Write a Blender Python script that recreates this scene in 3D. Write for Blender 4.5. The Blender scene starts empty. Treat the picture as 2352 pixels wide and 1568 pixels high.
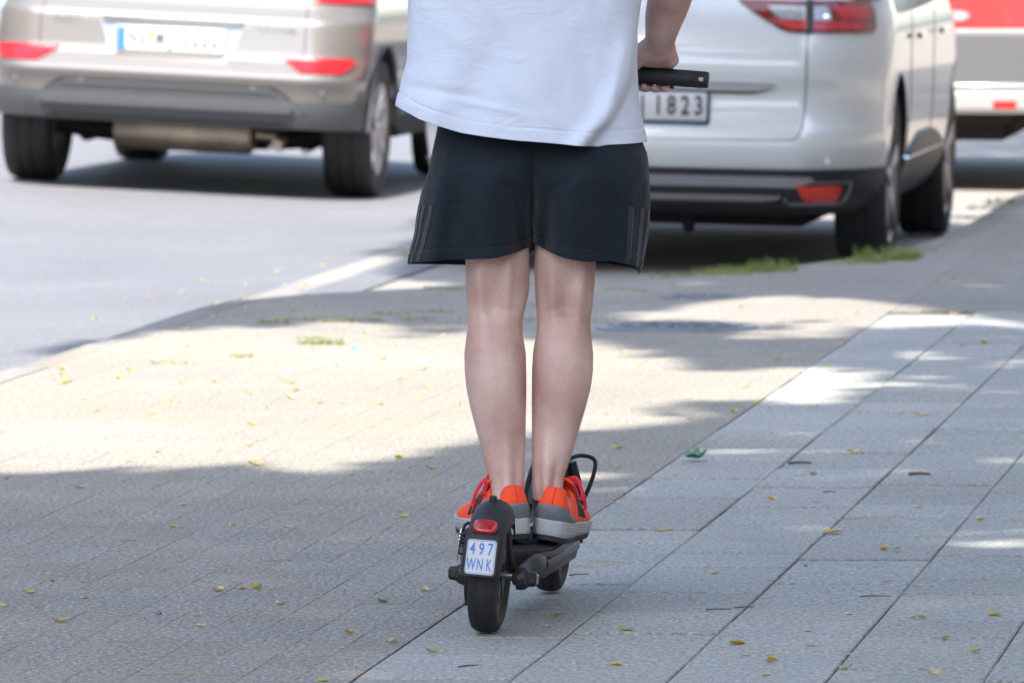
import bpy, bmesh, math, random
import numpy as np
from mathutils import Vector, Matrix, noise as mnoise
R = math.radians
random.seed(7)
rng = np.random.default_rng(7)
scene = bpy.context.scene
col = scene.collection

# ------------------------------------------------------------------ camera
F = 17500.0                      # focal length in pixels of a 2352 px wide picture
CAM_H = 1.4
PITCH = math.atan(1054.0 / F)
cam_d = bpy.data.cameras.new("camera")
cam = bpy.data.objects.new("camera", cam_d)
col.objects.link(cam)
cam.location = (0, 0, CAM_H)
cam.rotation_euler = (math.pi / 2 - PITCH, 0, 0)
cam_d.sensor_fit = 'HORIZONTAL'
cam_d.sensor_width = 36.0
cam_d.lens = F / 2352 * 36.0
cam_d.clip_start = 0.1
cam_d.clip_end = 3000
cam_d.dof.use_dof = True
cam_d.dof.focus_distance = 14.45
cam_d.dof.aperture_fstop = 13.0
cam_d.dof.aperture_blades = 0
scene.camera = cam

# ------------------------------------------------------------------ light
SUN_EL, SUN_AZ = R(52), R(11)     # light travels away from the camera along the street
L = Vector((math.sin(SUN_AZ) * math.cos(SUN_EL), math.cos(SUN_AZ) * math.cos(SUN_EL), -math.sin(SUN_EL)))
world = bpy.data.worlds.new("World")
scene.world = world
world.use_nodes = True
wn = world.node_tree
sky = wn.nodes.new("ShaderNodeTexSky")
sky.sky_type = 'NISHITA'
sky.sun_disc = False
sky.sun_elevation = SUN_EL
sky.sun_rotation = math.pi + SUN_AZ
sky.dust_density = 1.8
bg = wn.nodes["Background"]
bg.inputs[1].default_value = 0.15
wn.links.new(sky.outputs[0], bg.inputs[0])
sun_d = bpy.data.lights.new("sun", 'SUN')
sun_d.energy = 2.75
sun_d.angle = R(0.55)
sun_d.color = (1.0, 0.95, 0.87)
sun = bpy.data.objects.new("sun", sun_d)
col.objects.link(sun)
sun.location = (-3, -10, 30)
sun.rotation_euler = L.to_track_quat('-Z', 'Y').to_euler()
scene.view_settings.view_transform = 'Standard'
scene.view_settings.look = 'None'
scene.view_settings.gamma = 1.0
scene.view_settings.exposure = 2.02
scene.view_settings.use_curve_mapping = False
try:
    scene.cycles.use_denoising = True
except Exception:
    pass

# ------------------------------------------------------------------ pixel -> world
RGT = Vector((1, 0, 0)); UP = Vector((0, math.sin(PITCH), math.cos(PITCH))); FWD = Vector((0, math.cos(PITCH), -math.sin(PITCH)))
def cinterp(x, xs, ys):
    """smooth curve through the points"""
    if x <= xs[0]: return ys[0]
    if x >= xs[-1]: return ys[-1]
    i = max(k for k in range(len(xs) - 1) if xs[k] <= x)
    def sl(k):
        if k <= 0 or k >= len(xs) - 1: return 0.0
        return (ys[k + 1] - ys[k - 1]) / (xs[k + 1] - xs[k - 1])
    h = xs[i + 1] - xs[i]; t = (x - xs[i]) / h
    return (2*t**3 - 3*t*t + 1) * ys[i] + (t**3 - 2*t*t + t) * h * sl(i) + (-2*t**3 + 3*t*t) * ys[i+1] + (t**3 - t*t) * h * sl(i+1)
def ray(x, y):
    return RGT * ((x - 1176) / F) - UP * ((y - 784) / F) + FWD
def P(x, y, Y):
    """point seen at pixel x, y of the 2352 px picture whose world Y (distance) is known"""
    d = ray(x, y)
    t = Y / d.y
    return Vector((d.x * t, Y, CAM_H + d.z * t))
def G(x, y, z=0.0):
    """point of the level z seen at pixel x, y"""
    d = ray(x, y)
    t = (z - CAM_H) / d.z
    return Vector((d.x * t, d.y * t, z))
def pix(p):
    v = Vector(p) - Vector((0, 0, CAM_H))
    w = v.dot(FWD)
    return 1176 + F * v.x / w, 784 - F * v.dot(UP) / w

# street frame: v runs along the street, u to the right of it
SA = R(7.5)
SU = Vector((math.cos(SA), -math.sin(SA), 0)); SV = Vector((math.sin(SA), math.cos(SA), 0))
def UV(u, v, z=0.0):
    return SU * u + SV * v + Vector((0, 0, z))
def toUV(p):
    return p.x * SU.x + p.y * SU.y, p.x * SV.x + p.y * SV.y

# ------------------------------------------------------------------ helpers
def smooth(a, b, x):
    t = min(1.0, max(0.0, (x - a) / (b - a)))
    return t * t * (3 - 2 * t)
def link(o, parent=None):
    col.objects.link(o)
    if parent is not None:
        o.parent = parent
    return o
def mesh_obj(name, verts, faces, mat=None, parent=None, sm=True, mats=None, idx=None):
    me = bpy.data.meshes.new(name)
    me.from_pydata([tuple(v) for v in verts], [], [tuple(f) for f in faces])
    if mats:
        for m in mats: me.materials.append(m)
        if idx is not None:
            me.polygons.foreach_set("material_index", idx)
    elif mat is not None:
        me.materials.append(mat)
    if sm:
        me.polygons.foreach_set("use_smooth", [True] * len(me.polygons))
    me.update()
    o = bpy.data.objects.new(name, me)
    return link(o, parent)
def bm_obj(name, bm, mat, parent=None, sm=False):
    bmesh.ops.recalc_face_normals(bm, faces=bm.faces[:])
    me = bpy.data.meshes.new(name)
    bm.to_mesh(me); bm.free()
    me.materials.append(mat)
    if sm: me.polygons.foreach_set("use_smooth", [True] * len(me.polygons))
    o = bpy.data.objects.new(name, me)
    return link(o, parent)
def auto_smooth(o, ang=35):
    me = o.data
    me.polygons.foreach_set("use_smooth", [True] * len(me.polygons))
    try:
        me.set_sharp_from_angle(angle=R(ang))
    except Exception:
        pass
    return o
def empty(name, loc=(0, 0, 0), rot=(0, 0, 0)):
    o = bpy.data.objects.new(name, None)
    o.location = loc; o.rotation_euler = rot
    o.empty_display_size = 0.2
    return link(o)
def tag(o, label=None, cat=None, group=None, kind=None):
    if label: o["label"] = label
    if cat: o["category"] = cat
    if group: o["group"] = group
    if kind: o["kind"] = kind
    return o
def box_bm(bm, c, s, rot=None, bev=0.0, seg=2):
    m = Matrix.Translation(Vector(c))
    if rot is not None: m = m @ rot
    b2 = bmesh.new()
    bmesh.ops.create_cube(b2, size=1.0, matrix=Matrix.Diagonal((s[0], s[1], s[2], 1)))
    if bev > 0:
        bmesh.ops.bevel(b2, geom=b2.edges[:], offset=bev, segments=seg, affect='EDGES', profile=0.5)
    b2.transform(m)
    me = bpy.data.meshes.new("tmp"); b2.to_mesh(me); b2.free()
    bm.from_mesh(me); bpy.data.meshes.remove(me)
def box(name, c, s, mat, parent=None, rot=None, bev=0.004, seg=2):
    bm = bmesh.new(); box_bm(bm, c, s, rot, bev, seg)
    return auto_smooth(bm_obj(name, bm, mat, parent))
def loft(rings, closed=True, cap=True):
    n = len(rings[0]); V = []; Fc = []
    for r in rings: V += [tuple(p) for p in r]
    for i in range(len(rings) - 1):
        for j in range(n if closed else n - 1):
            a = i * n + j; b = i * n + (j + 1) % n
            Fc.append((a, b, b + n, a + n))
    if cap:
        Fc.append(tuple(range(n - 1, -1, -1)))
        k = (len(rings) - 1) * n
        Fc.append(tuple(range(k, k + n)))
    return V, Fc
def frames(pts):
    pts = [Vector(p) for p in pts]
    T = []
    for i in range(len(pts)):
        a = pts[max(0, i - 1)]; b = pts[min(len(pts) - 1, i + 1)]
        T.append((b - a).normalized())
    ref = Vector((0, 0, 1)) if abs(T[0].z) < 0.9 else Vector((1, 0, 0))
    N = (ref - T[0] * ref.dot(T[0])).normalized()
    out = []
    for t in T:
        N = (N - t * N.dot(t)).normalized()
        out.append((t, N, t.cross(N)))
    return out
def tube_vf(pts, rad, n=12, flat=1.0):
    if not hasattr(rad, '__len__'): rad = [rad] * len(pts)
    fr = frames(pts); rings = []
    for p, r, (t, a, b) in zip(pts, rad, fr):
        p = Vector(p)
        rings.append([p + a * (r * math.cos(2 * math.pi * k / n)) + b * (r * flat * math.sin(2 * math.pi * k / n)) for k in range(n)])
    return loft(rings)
def spline(pts, m=8):
    """Catmull-Rom through the points"""
    pts = [Vector(p) for p in pts]
    q = [pts[0] * 2 - pts[1]] + pts + [pts[-1] * 2 - pts[-2]]
    out = []
    for i in range(1, len(q) - 2):
        for k in range(m):
            t = k / m
            a, b, c, d = q[i - 1], q[i], q[i + 1], q[i + 2]
            out.append(0.5 * ((2 * b) + (c - a) * t + (2 * a - 5 * b + 4 * c - d) * t * t + (3 * b - a - 3 * c + d) * t ** 3))
    out.append(pts[-1])
    return out
def tube(name, pts, rad, mat, parent=None, n=12, m=0, flat=1.0):
    if m:
        if hasattr(rad, '__len__'):
            k = len(pts); rad = list(np.interp(np.linspace(0, k - 1, (k - 1) * m + 1), range(k), rad))
        pts = spline(pts, m)
    V, Fc = tube_vf(pts, rad, n, flat)
    o = mesh_obj(name, V, Fc, mat, parent)
    return auto_smooth(o, 50)
def lathe(name, prof, mat, parent=None, n=48, axis='X', c=(0, 0, 0), arc=None):
    """prof: list of (radius, offset along the axis); closed loop profile"""
    c = Vector(c); rings = []
    for k in range(n):
        a = 2 * math.pi * k / n
        ca, sa = math.cos(a), math.sin(a)
        ring = []
        for r, x in prof:
            if axis == 'X': ring.append(c + Vector((x, r * ca, r * sa)))
            elif axis == 'Y': ring.append(c + Vector((r * ca, x, r * sa)))
            else: ring.append(c + Vector((r * ca, r * sa, x)))
        rings.append(ring)
    m = len(prof); V = [p for r in rings for p in r]; Fc = []
    for k in range(n):
        for j in range(m):
            a = k * m + j; b = k * m + (j + 1) % m; c2 = ((k + 1) % n) * m
            Fc.append((a, b, c2 + (j + 1) % m, c2 + j))
    bm = bmesh.new()
    vs = [bm.verts.new(v) for v in V]
    for f in Fc:
        try: bm.faces.new([vs[i] for i in f])
        except ValueError: pass
    bmesh.ops.remove_doubles(bm, verts=bm.verts[:], dist=1e-6)
    o = bm_obj(name, bm, mat, parent)
    return auto_smooth(o, 40)
def text_obj(name, s, size, mat, parent, mtx, ext=0.001, sx=1.0, bold=0.0):
    cu = bpy.data.curves.new(name, 'FONT')
    cu.body = s; cu.size = size; cu.align_x = 'CENTER'; cu.align_y = 'CENTER'
    cu.extrude = ext; cu.offset = bold; cu.resolution_u = 3
    t = bpy.data.objects.new(name, cu); col.objects.link(t)
    dg = bpy.context.evaluated_depsgraph_get(); dg.update()
    me = bpy.data.meshes.new_from_object(t.evaluated_get(dg))
    bpy.data.objects.remove(t); bpy.data.curves.remove(cu)
    me.transform(mtx @ Matrix.Diagonal((sx, 1, 1, 1)))
    me.materials.clear(); me.materials.append(mat)
    o = bpy.data.objects.new(name, me)
    return link(o, parent)
def copy_tree(o, parent=None):
    c = o.copy(); col.objects.link(c); c.parent = parent
    for ch in o.children: copy_tree(ch, c)
    return c

# ------------------------------------------------------------------ materials
def nodes_of(m):
    m.use_nodes = True
    nt = m.node_tree
    return nt, nt.nodes["Principled BSDF"]
def mat(name, c, rough=0.5, metal=0.0, coat=0.0, var=0.0, vscale=8.0, bump=0.0, bscale=200.0, sss=0.0, alpha=None, spec=None, emit=None, detail=3, rvar=0.0, obj_rand=0.0):
    m = bpy.data.materials.new(name)
    nt, b = nodes_of(m)
    b.inputs["Base Color"].default_value = (*c, 1)
    b.inputs["Roughness"].default_value = rough
    b.inputs["Metallic"].default_value = metal
    if coat:
        b.inputs["Coat Weight"].default_value = coat
        b.inputs["Coat Roughness"].default_value = 0.04
    if spec is not None: b.inputs["Specular IOR Level"].default_value = spec
    if sss:
        b.inputs["Subsurface Weight"].default_value = sss
        b.inputs["Subsurface Radius"].default_value = (1.0, 0.35, 0.2)
        b.inputs["Subsurface Scale"].default_value = 0.006
    if emit:
        b.inputs["Emission Color"].default_value = (*emit[0], 1); b.inputs["Emission Strength"].default_value = emit[1]
    geo = nt.nodes.new("ShaderNodeTexCoord")
    if var or obj_rand:
        last = None
        if var:
            n = nt.nodes.new("ShaderNodeTexNoise"); n.inputs["Scale"].default_value = vscale; n.inputs["Detail"].default_value = detail
            nt.links.new(geo.outputs["Object"], n.inputs["Vector"])
            mr = nt.nodes.new("ShaderNodeMapRange"); mr.inputs[1].default_value = 0.3; mr.inputs[2].default_value = 0.7
            mr.inputs[3].default_value = 1 - var; mr.inputs[4].default_value = 1 + var
            nt.links.new(n.outputs["Fac"], mr.inputs[0]); last = mr.outputs[0]
        if obj_rand:
            oi = nt.nodes.new("ShaderNodeObjectInfo")
            mr2 = nt.nodes.new("ShaderNodeMapRange"); mr2.inputs[3].default_value = 1 - obj_rand; mr2.inputs[4].default_value = 1 + obj_rand
            nt.links.new(oi.outputs["Random"], mr2.inputs[0])
            if last is None: last = mr2.outputs[0]
            else:
                mu = nt.nodes.new("ShaderNodeMath"); mu.operation = 'MULTIPLY'
                nt.links.new(last, mu.inputs[0]); nt.links.new(mr2.outputs[0], mu.inputs[1]); last = mu.outputs[0]
        vm = nt.nodes.new("ShaderNodeVectorMath"); vm.operation = 'SCALE'; vm.inputs[0].default_value = c
        nt.links.new(last, vm.inputs["Scale"])
        nt.links.new(vm.outputs[0], b.inputs["Base Color"])
    if bump:
        n2 = nt.nodes.new("ShaderNodeTexNoise"); n2.inputs["Scale"].default_value = bscale; n2.inputs["Detail"].default_value = 4
        nt.links.new(geo.outputs["Object"], n2.inputs["Vector"])
        bp = nt.nodes.new("ShaderNodeBump"); bp.inputs["Strength"].default_value = bump; bp.inputs["Distance"].default_value = 0.002
        nt.links.new(n2.outputs["Fac"], bp.inputs["Height"]); nt.links.new(bp.outputs[0], b.inputs["Normal"])
        if rvar:
            mr3 = nt.nodes.new("ShaderNodeMapRange"); mr3.inputs[3].default_value = rough - rvar; mr3.inputs[4].default_value = rough + rvar
            nt.links.new(n2.outputs["Fac"], mr3.inputs[0]); nt.links.new(mr3.outputs[0], b.inputs["Roughness"])
    return m

def ground_mat(name, c, c2, speck=0.35, scale=260.0, rough=0.85, stain=None, piece=0.0, bump=0.6, big=0.10, grit=(0.55, 0.55, 0.55)):
    """mineral surface: fine grit, pale and dark grains, broad wear, per-piece tone, optional stain colour"""
    m = bpy.data.materials.new(name)
    nt, b = nodes_of(m); N = nt.nodes; K = nt.links
    pos = N.new("ShaderNodeNewGeometry")
    mpg = N.new("ShaderNodeMapping"); mpg.inputs["Scale"].default_value = (95, 48, 95); K.new(pos.outputs["Position"], mpg.inputs[0])
    def noise(s, d=3, rg=0.5, grain=False):
        n = N.new("ShaderNodeTexNoise"); n.inputs["Scale"].default_value = s; n.inputs["Detail"].default_value = d; n.inputs["Roughness"].default_value = rg
        K.new(mpg.outputs[0] if grain else pos.outputs["Position"], n.inputs["Vector"]); return n.outputs["Fac"]
    def mix(fac, a, bb, blend='MIX'):
        x = N.new("ShaderNodeMix"); x.data_type = 'RGBA'; x.blend_type = blend
        for sock, v in ((x.inputs[0], fac), (x.inputs[6], a), (x.inputs[7], bb)):
            if isinstance(v, (int, float)): sock.default_value = v
            elif isinstance(v, tuple): sock.default_value = (*v, 1)
            else: K.new(v, sock)
        return x.outputs[2]
    def rng_(v, a, bb, lo=0.0, hi=1.0):
        r = N.new("ShaderNodeMapRange"); r.inputs[1].default_value = a; r.inputs[2].default_value = bb; r.inputs[3].default_value = lo; r.inputs[4].default_value = hi
        K.new(v, r.inputs[0]); return r.outputs[0]
    cc = mix(rng_(noise(2.2, 5), 0.35, 0.65), c, c2)
    fine = noise(scale * .5, 3, .6)
    cc = mix(rng_(fine, 0.54, 0.68, 0, speck), cc, grit)
    cc = mix(rng_(noise(scale * 0.42 + 17, 3, .6), 0.56, 0.70, 0, speck * 1.1), cc, tuple(x * 0.35 for x in c))
    cc = mix(1.0, cc, mix(rng_(noise(1.0, 3, 0.6, True), 0.3, 0.7), (1 - speck * .5,) * 3, (1 + speck * .5,) * 3), 'MULTIPLY')
    cc = mix(1.0, cc, mix(rng_(noise(0.7, 4), 0.3, 0.7), (1 - big,) * 3, (1 + big,) * 3), 'MULTIPLY')
    if piece:
        oi = N.new("ShaderNodeObjectInfo")
        cc = mix(1.0, cc, mix(oi.outputs["Random"], (1 - piece,) * 3, (1 + piece * 0.6, 1 + piece * 0.7, 1 + piece)), 'MULTIPLY')
    if stain:
        sc, amount, cen, rad = stain
        sub = N.new("ShaderNodeVectorMath"); sub.operation = 'DISTANCE'; K.new(pos.outputs["Position"], sub.inputs[0]); sub.inputs[1].default_value = cen
        f1 = rng_(sub.outputs["Value"], rad, rad * 0.35)
        f2 = rng_(noise(1.6, 6, 0.65), 0.38, 0.62)
        mm = N.new("ShaderNodeMath"); mm.operation = 'MULTIPLY'; K.new(f1, mm.inputs[0]); K.new(f2, mm.inputs[1])
        m2 = N.new("ShaderNodeMath"); m2.operation = 'MULTIPLY'; K.new(mm.outputs[0], m2.inputs[0]); m2.inputs[1].default_value = amount
        cc = mix(m2.outputs[0], cc, sc)
    K.new(cc, b.inputs["Base Color"])
    b.inputs["Roughness"].default_value = rough
    bp = N.new("ShaderNodeBump"); bp.inputs["Strength"].default_value = bump; bp.inputs["Distance"].default_value = 0.0025
    K.new(noise(scale * 0.75, 4, 0.65), bp.inputs["Height"]); K.new(bp.outputs[0], b.inputs["Normal"])
    return m

M = {}
M['paver'] = ground_mat("paver", (0.285, 0.247, 0.197), (0.250, 0.222, 0.182), 0.85, 230, 0.8, stain=((0.255, 0.245, 0.165), 0.40, (-1.1, 21.0, 0), 4.0), piece=0.07)
M['slab'] = ground_mat("slab", (0.352, 0.338, 0.292), (0.31, 0.30, 0.265), 0.7, 240, 0.72, piece=0.09)
M['sand'] = ground_mat("paver_sand", (0.265, 0.23, 0.185), (0.235, 0.208, 0.17), 0.3, 300, 0.95)
M['joint'] = ground_mat("joint_sand", (0.105, 0.094, 0.076), (0.075, 0.068, 0.057), 0.3, 300, 0.95)
M['asphalt'] = ground_mat("asphalt", (0.150, 0.153, 0.165), (0.138, 0.141, 0.152), 0.35, 180, 0.8, big=0.06)
M['bay'] = ground_mat("bay_paving", (0.28, 0.262, 0.24), (0.25, 0.235, 0.215), 0.35, 180, 0.85)
M['kerb'] = ground_mat("kerb_stone", (0.25, 0.228, 0.20), (0.215, 0.20, 0.18), 0.4, 220, 0.8, piece=0.12)
M['earth'] = ground_mat("earth", (0.10, 0.095, 0.075), (0.07, 0.075, 0.05), 0.3, 120, 0.95)
M['iron'] = mat("cast_iron", (0.20, 0.205, 0.22), 0.5, 0.4, var=0.25, vscale=60, bump=0.3, bscale=150)
M['rubber'] = mat("rubber", (0.016, 0.0165, 0.018), 0.62, var=0.2, vscale=30, bump=0.15, bscale=300)
M['scooter_black'] = mat("scooter_black", (0.014, 0.015, 0.017), 0.42, var=0.12, vscale=15, bump=0.08, bscale=500)
M['scooter_matt'] = mat("scooter_matt", (0.019, 0.020, 0.022), 0.58, var=0.15, vscale=20, bump=0.12, bscale=700)
M['deck_mat'] = mat("deck_rubber", (0.028, 0.029, 0.03), 0.75, var=0.2, vscale=40)
M['steel'] = mat("steel", (0.55, 0.55, 0.56), 0.3, 1.0, var=0.1, vscale=60)
M['dark_steel'] = mat("dark_steel", (0.12, 0.12, 0.125), 0.38, 0.9, var=0.15, vscale=40)
M['red_lens'] = mat("red_lens", (0.40, 0.010, 0.014), 0.16, coat=0.6, var=0.25, vscale=160, bump=0.35, bscale=420)
M['red_reflector'] = mat("red_reflector", (0.72, 0.04, 0.018), 0.2, coat=0.6, var=0.2, vscale=60)
M['amber'] = mat("amber_lens", (0.75, 0.42, 0.22), 0.2, coat=0.5)
M['plate_white'] = mat("plate_white", (0.52, 0.53, 0.54), 0.35, var=0.03, vscale=60)
M['plate_blue'] = mat("plate_blue", (0.04, 0.17, 0.50), 0.4)
M['plate_ink'] = mat("plate_ink", (0.03, 0.032, 0.035), 0.45)
M['red_cable'] = mat("red_cable", (0.50, 0.05, 0.04), 0.4)
M['smoke_lens'] = mat("smoke_reflector", (0.16, 0.12, 0.10), 0.22, coat=0.5)
# cars
M['silver'] = mat("silver_paint", (0.19, 0.178, 0.168), 0.40, 0.35, coat=1.0, var=0.02, vscale=400)
M['white'] = mat("white_paint", (0.50, 0.53, 0.53), 0.28, 0.08, coat=1.0)
M['red'] = mat("red_paint", (0.50, 0.03, 0.03), 0.35, 0.0, coat=1.0)
M['cladding'] = mat("grey_cladding", (0.07, 0.075, 0.082), 0.5, var=0.06, vscale=60, bump=0.05, bscale=600)
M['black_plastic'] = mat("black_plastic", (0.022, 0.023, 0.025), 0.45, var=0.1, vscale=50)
M['silver_trim'] = mat("silver_trim", (0.42, 0.43, 0.45), 0.32, 0.7)
M['chrome'] = mat("chrome", (0.8, 0.82, 0.83), 0.08, 1.0)
M['glass'] = mat("dark_glass", (0.015, 0.018, 0.02), 0.04, spec=0.6, coat=0.5)
M['under'] = mat("underbody", (0.012, 0.012, 0.013), 0.8, var=0.2, vscale=10)
M['muffler'] = mat("muffler", (0.42, 0.35, 0.28), 0.42, 0.7, var=0.25, vscale=6)
M['tyre'] = mat("car_tyre", (0.02, 0.02, 0.021), 0.7, var=0.15, vscale=20)
M['rim'] = mat("alloy", (0.55, 0.53, 0.52), 0.3, 0.85)
M['rim_dark'] = mat("alloy_dark", (0.22, 0.22, 0.23), 0.3, 0.85)
M['gap'] = mat("shut_line", (0.03, 0.03, 0.032), 0.7)
M['clear_lens'] = mat("clear_lens", (0.33, 0.35, 0.35), 0.15, 0.3, coat=0.7, var=0.3, vscale=90)
M['dark_lens'] = mat("dark_red_lens", (0.16, 0.012, 0.012), 0.12, coat=0.8, var=0.2, vscale=14)
M['grey_panel'] = mat("grey_bumper", (0.13, 0.13, 0.133), 0.38, 0.3, coat=0.5)
M['cream_trim'] = mat("pale_bumper", (0.40, 0.40, 0.395), 0.3, 0.3, coat=0.6)
# person
def skin_mat():
    m = bpy.data.materials.new("skin")
    nt, b = nodes_of(m); N = nt.nodes; K = nt.links
    tc = N.new("ShaderNodeTexCoord")
    def noise(s, d=4):
        n = N.new("ShaderNodeTexNoise"); n.inputs["Scale"].default_value = s; n.inputs["Detail"].default_value = d
        K.new(tc.outputs["Object"], n.inputs["Vector"]); return n.outputs["Fac"]
    r1 = N.new("ShaderNodeValToRGB"); K.new(noise(11, 5), r1.inputs[0])
    r1.color_ramp.elements[0].position = 0.32; r1.color_ramp.elements[0].color = (0.50, 0.295, 0.25, 1)
    r1.color_ramp.elements[1].position = 0.68; r1.color_ramp.elements[1].color = (0.69, 0.505, 0.43, 1)
    mx = N.new("ShaderNodeMix"); mx.data_type = 'RGBA'; mx.blend_type = 'MULTIPLY'; mx.inputs[0].default_value = 1
    K.new(r1.outputs[0], mx.inputs[6])
    r2 = N.new("ShaderNodeValToRGB"); K.new(noise(330, 2), r2.inputs[0])
    r2.color_ramp.elements[0].position = 0.35; r2.color_ramp.elements[0].color = (0.94, 0.91, 0.90, 1)
    r2.color_ramp.elements[1].position = 0.62; r2.color_ramp.elements[1].color = (1.03, 1.03, 1.03, 1)
    K.new(r2.outputs[0], mx.inputs[7])
    K.new(mx.outputs[2], b.inputs["Base Color"])
    b.inputs["Roughness"].default_value = 0.52
    b.inputs["Subsurface Weight"].default_value = 0.12
    b.inputs["Subsurface Radius"].default_value = (1.0, 0.4, 0.25)
    b.inputs["Subsurface Scale"].default_value = 0.008
    bp = N.new("ShaderNodeBump"); bp.inputs["Strength"].default_value = 0.25; bp.inputs["Distance"].default_value = 0.001
    K.new(noise(420, 3), bp.inputs["Height"]); K.new(bp.outputs[0], b.inputs["Normal"])
    return m
M['skin'] = skin_mat()
M['nail'] = mat("nail", (0.62, 0.42, 0.37), 0.3)
def cloth_mat(name, c, weave=900.0, rough=0.85, var=0.06, bump=0.25, sheen=0.2, crinkle=0.0):
    m = mat(name, c, rough, var=var, vscale=9, bump=bump, bscale=weave, spec=0.2)
    b = m.node_tree.nodes["Principled BSDF"]
    b.inputs["Sheen Weight"].default_value = sheen
    b.inputs["Sheen Roughness"].default_value = 0.5
    if crinkle:
        nt = m.node_tree; tc = nt.nodes.new("ShaderNodeTexCoord"); mp = nt.nodes.new("ShaderNodeMapping")
        mp.inputs["Rotation"].default_value = (0, R(35), 0); mp.inputs["Scale"].default_value = (9, 9, 20)
        n = nt.nodes.new("ShaderNodeTexNoise"); n.inputs["Scale"].default_value = 1.0; n.inputs["Detail"].default_value = 5; n.inputs["Distortion"].default_value = 1.2
        bp = nt.nodes.new("ShaderNodeBump"); bp.inputs["Strength"].default_value = crinkle; bp.inputs["Distance"].default_value = 0.012
        nt.links.new(tc.outputs["Object"], mp.inputs[0]); nt.links.new(mp.outputs[0], n.inputs["Vector"]); nt.links.new(n.outputs["Fac"], bp.inputs["Height"])
        old = b.inputs["Normal"].links[0].from_node
        nt.links.new(bp.outputs[0], old.inputs["Normal"])
    return m
M['shirt'] = cloth_mat("white_cotton", (0.66, 0.715, 0.82), 700, var=0.02, bump=0.22, sheen=0.1, crinkle=0.38)
M['shorts'] = cloth_mat("navy_jersey", (0.0115, 0.0172, 0.025), 800, var=0.12, sheen=0.12, crinkle=0.6)
M['short_stripe'] = cloth_mat("dark_grey_ribbon", (0.034, 0.037, 0.045), 900, rough=0.55, sheen=0.1)
M['orange'] = cloth_mat("orange_mesh", (0.95, 0.085, 0.028), 500, rough=0.6, var=0.05, bump=0.35, sheen=0.1)
M['pink'] = cloth_mat("pink_lace", (0.75, 0.045, 0.075), 600, rough=0.6, var=0.04)
M['shoe_grey'] = mat("shoe_grey", (0.15, 0.165, 0.175), 0.45, var=0.08, vscale=40, bump=0.12, bscale=500)
M['midsole'] = mat("midsole", (0.42, 0.43, 0.44), 0.55, var=0.06, vscale=30, bump=0.1, bscale=300)
M['outsole'] = mat("outsole", (0.02, 0.021, 0.023), 0.6)
M['shoe_stripe'] = mat("shoe_stripe", (0.035, 0.022, 0.02), 0.55)
M['sock'] = cloth_mat("black_sock", (0.012, 0.012, 0.013), 700)
M['hair'] = mat("hair", (0.05, 0.03, 0.018), 0.5, var=0.3, vscale=60, bump=0.6, bscale=90)
# vegetation
def leaf_mat(name, c, tr=0.35, var=0.25):
    m = mat(name, c, 0.55, var=var, vscale=3.0, obj_rand=0.22)
    nt = m.node_tree; b = nt.nodes["Principled BSDF"]; out = nt.nodes["Material Output"]
    t = nt.nodes.new("ShaderNodeBsdfTranslucent"); t.inputs[0].default_value = (*[min(1, x * 1.4) for x in c], 1)
    mx = nt.nodes.new("ShaderNodeMixShader"); mx.inputs[0].default_value = tr
    nt.links.new(b.outputs[0], mx.inputs[1]); nt.links.new(t.outputs[0], mx.inputs[2]); nt.links.new(mx.outputs[0], out.inputs[0])
    return m
M['leaf'] = leaf_mat("tree_leaf", (0.07, 0.12, 0.03), 0.25)
M['fallen_yellow'] = leaf_mat("yellow_leaf", (0.62, 0.44, 0.06), 0.2)
M['fallen_pale'] = leaf_mat("pale_leaf", (0.58, 0.50, 0.25), 0.2)
M['fallen_green'] = leaf_mat("green_leaf", (0.14, 0.30, 0.13), 0.2)
M['fallen_lime'] = leaf_mat("lime_leaf", (0.42, 0.46, 0.04), 0.2)
M['grass'] = leaf_mat("grass", (0.26, 0.31, 0.08), 0.3, 0.35)
M['grass_dry'] = leaf_mat("dry_grass", (0.30, 0.28, 0.10), 0.3, 0.35)
M['bark'] = mat("bark", (0.10, 0.08, 0.06), 0.9, var=0.3, vscale=12, bump=0.8, bscale=25)
M['twig'] = mat("twig", (0.09, 0.07, 0.055), 0.8)
M['straw'] = mat("straw", (0.42, 0.36, 0.22), 0.7)
M['litter'] = mat("blue_cap", (0.12, 0.42, 0.80), 0.4)
M['facade'] = mat("facade_plaster", (0.50, 0.44, 0.36), 0.9, var=0.08, vscale=1.2, bump=0.2, bscale=80)

# ------------------------------------------------------------------ ground, road, pavement
KERB = [(-4.30, -12), (-4.30, 10), (-4.30, 25.0), (-4.22, 25.35), (-4.10, 25.6), (-3.88, 25.9), (-3.62, 26.25), (-3.07, 26.9),
        (-2.65, 27.7), (-2.38, 28.6), (-2.27, 29.5), (-2.22, 31.0), (-2.22, 60), (-2.22, 140)]
KU = np.array([k[0] for k in KERB]); KV = np.array([k[1] for k in KERB])
def kerb_u(v): return float(np.interp(v, KV, KU))
ROAD_Z = [(-30, -0.12), (-16, -0.10), (-9, 0.0), (-7.2, -0.06), (-5.5, -0.14), (-4.25, -0.118)]
def road_z(u): return float(np.interp(u, [r[0] for r in ROAD_Z], [r[1] for r in ROAD_Z]))
def bay_z(u): return -0.115 - 0.018 * (u + 4.25)

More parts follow.
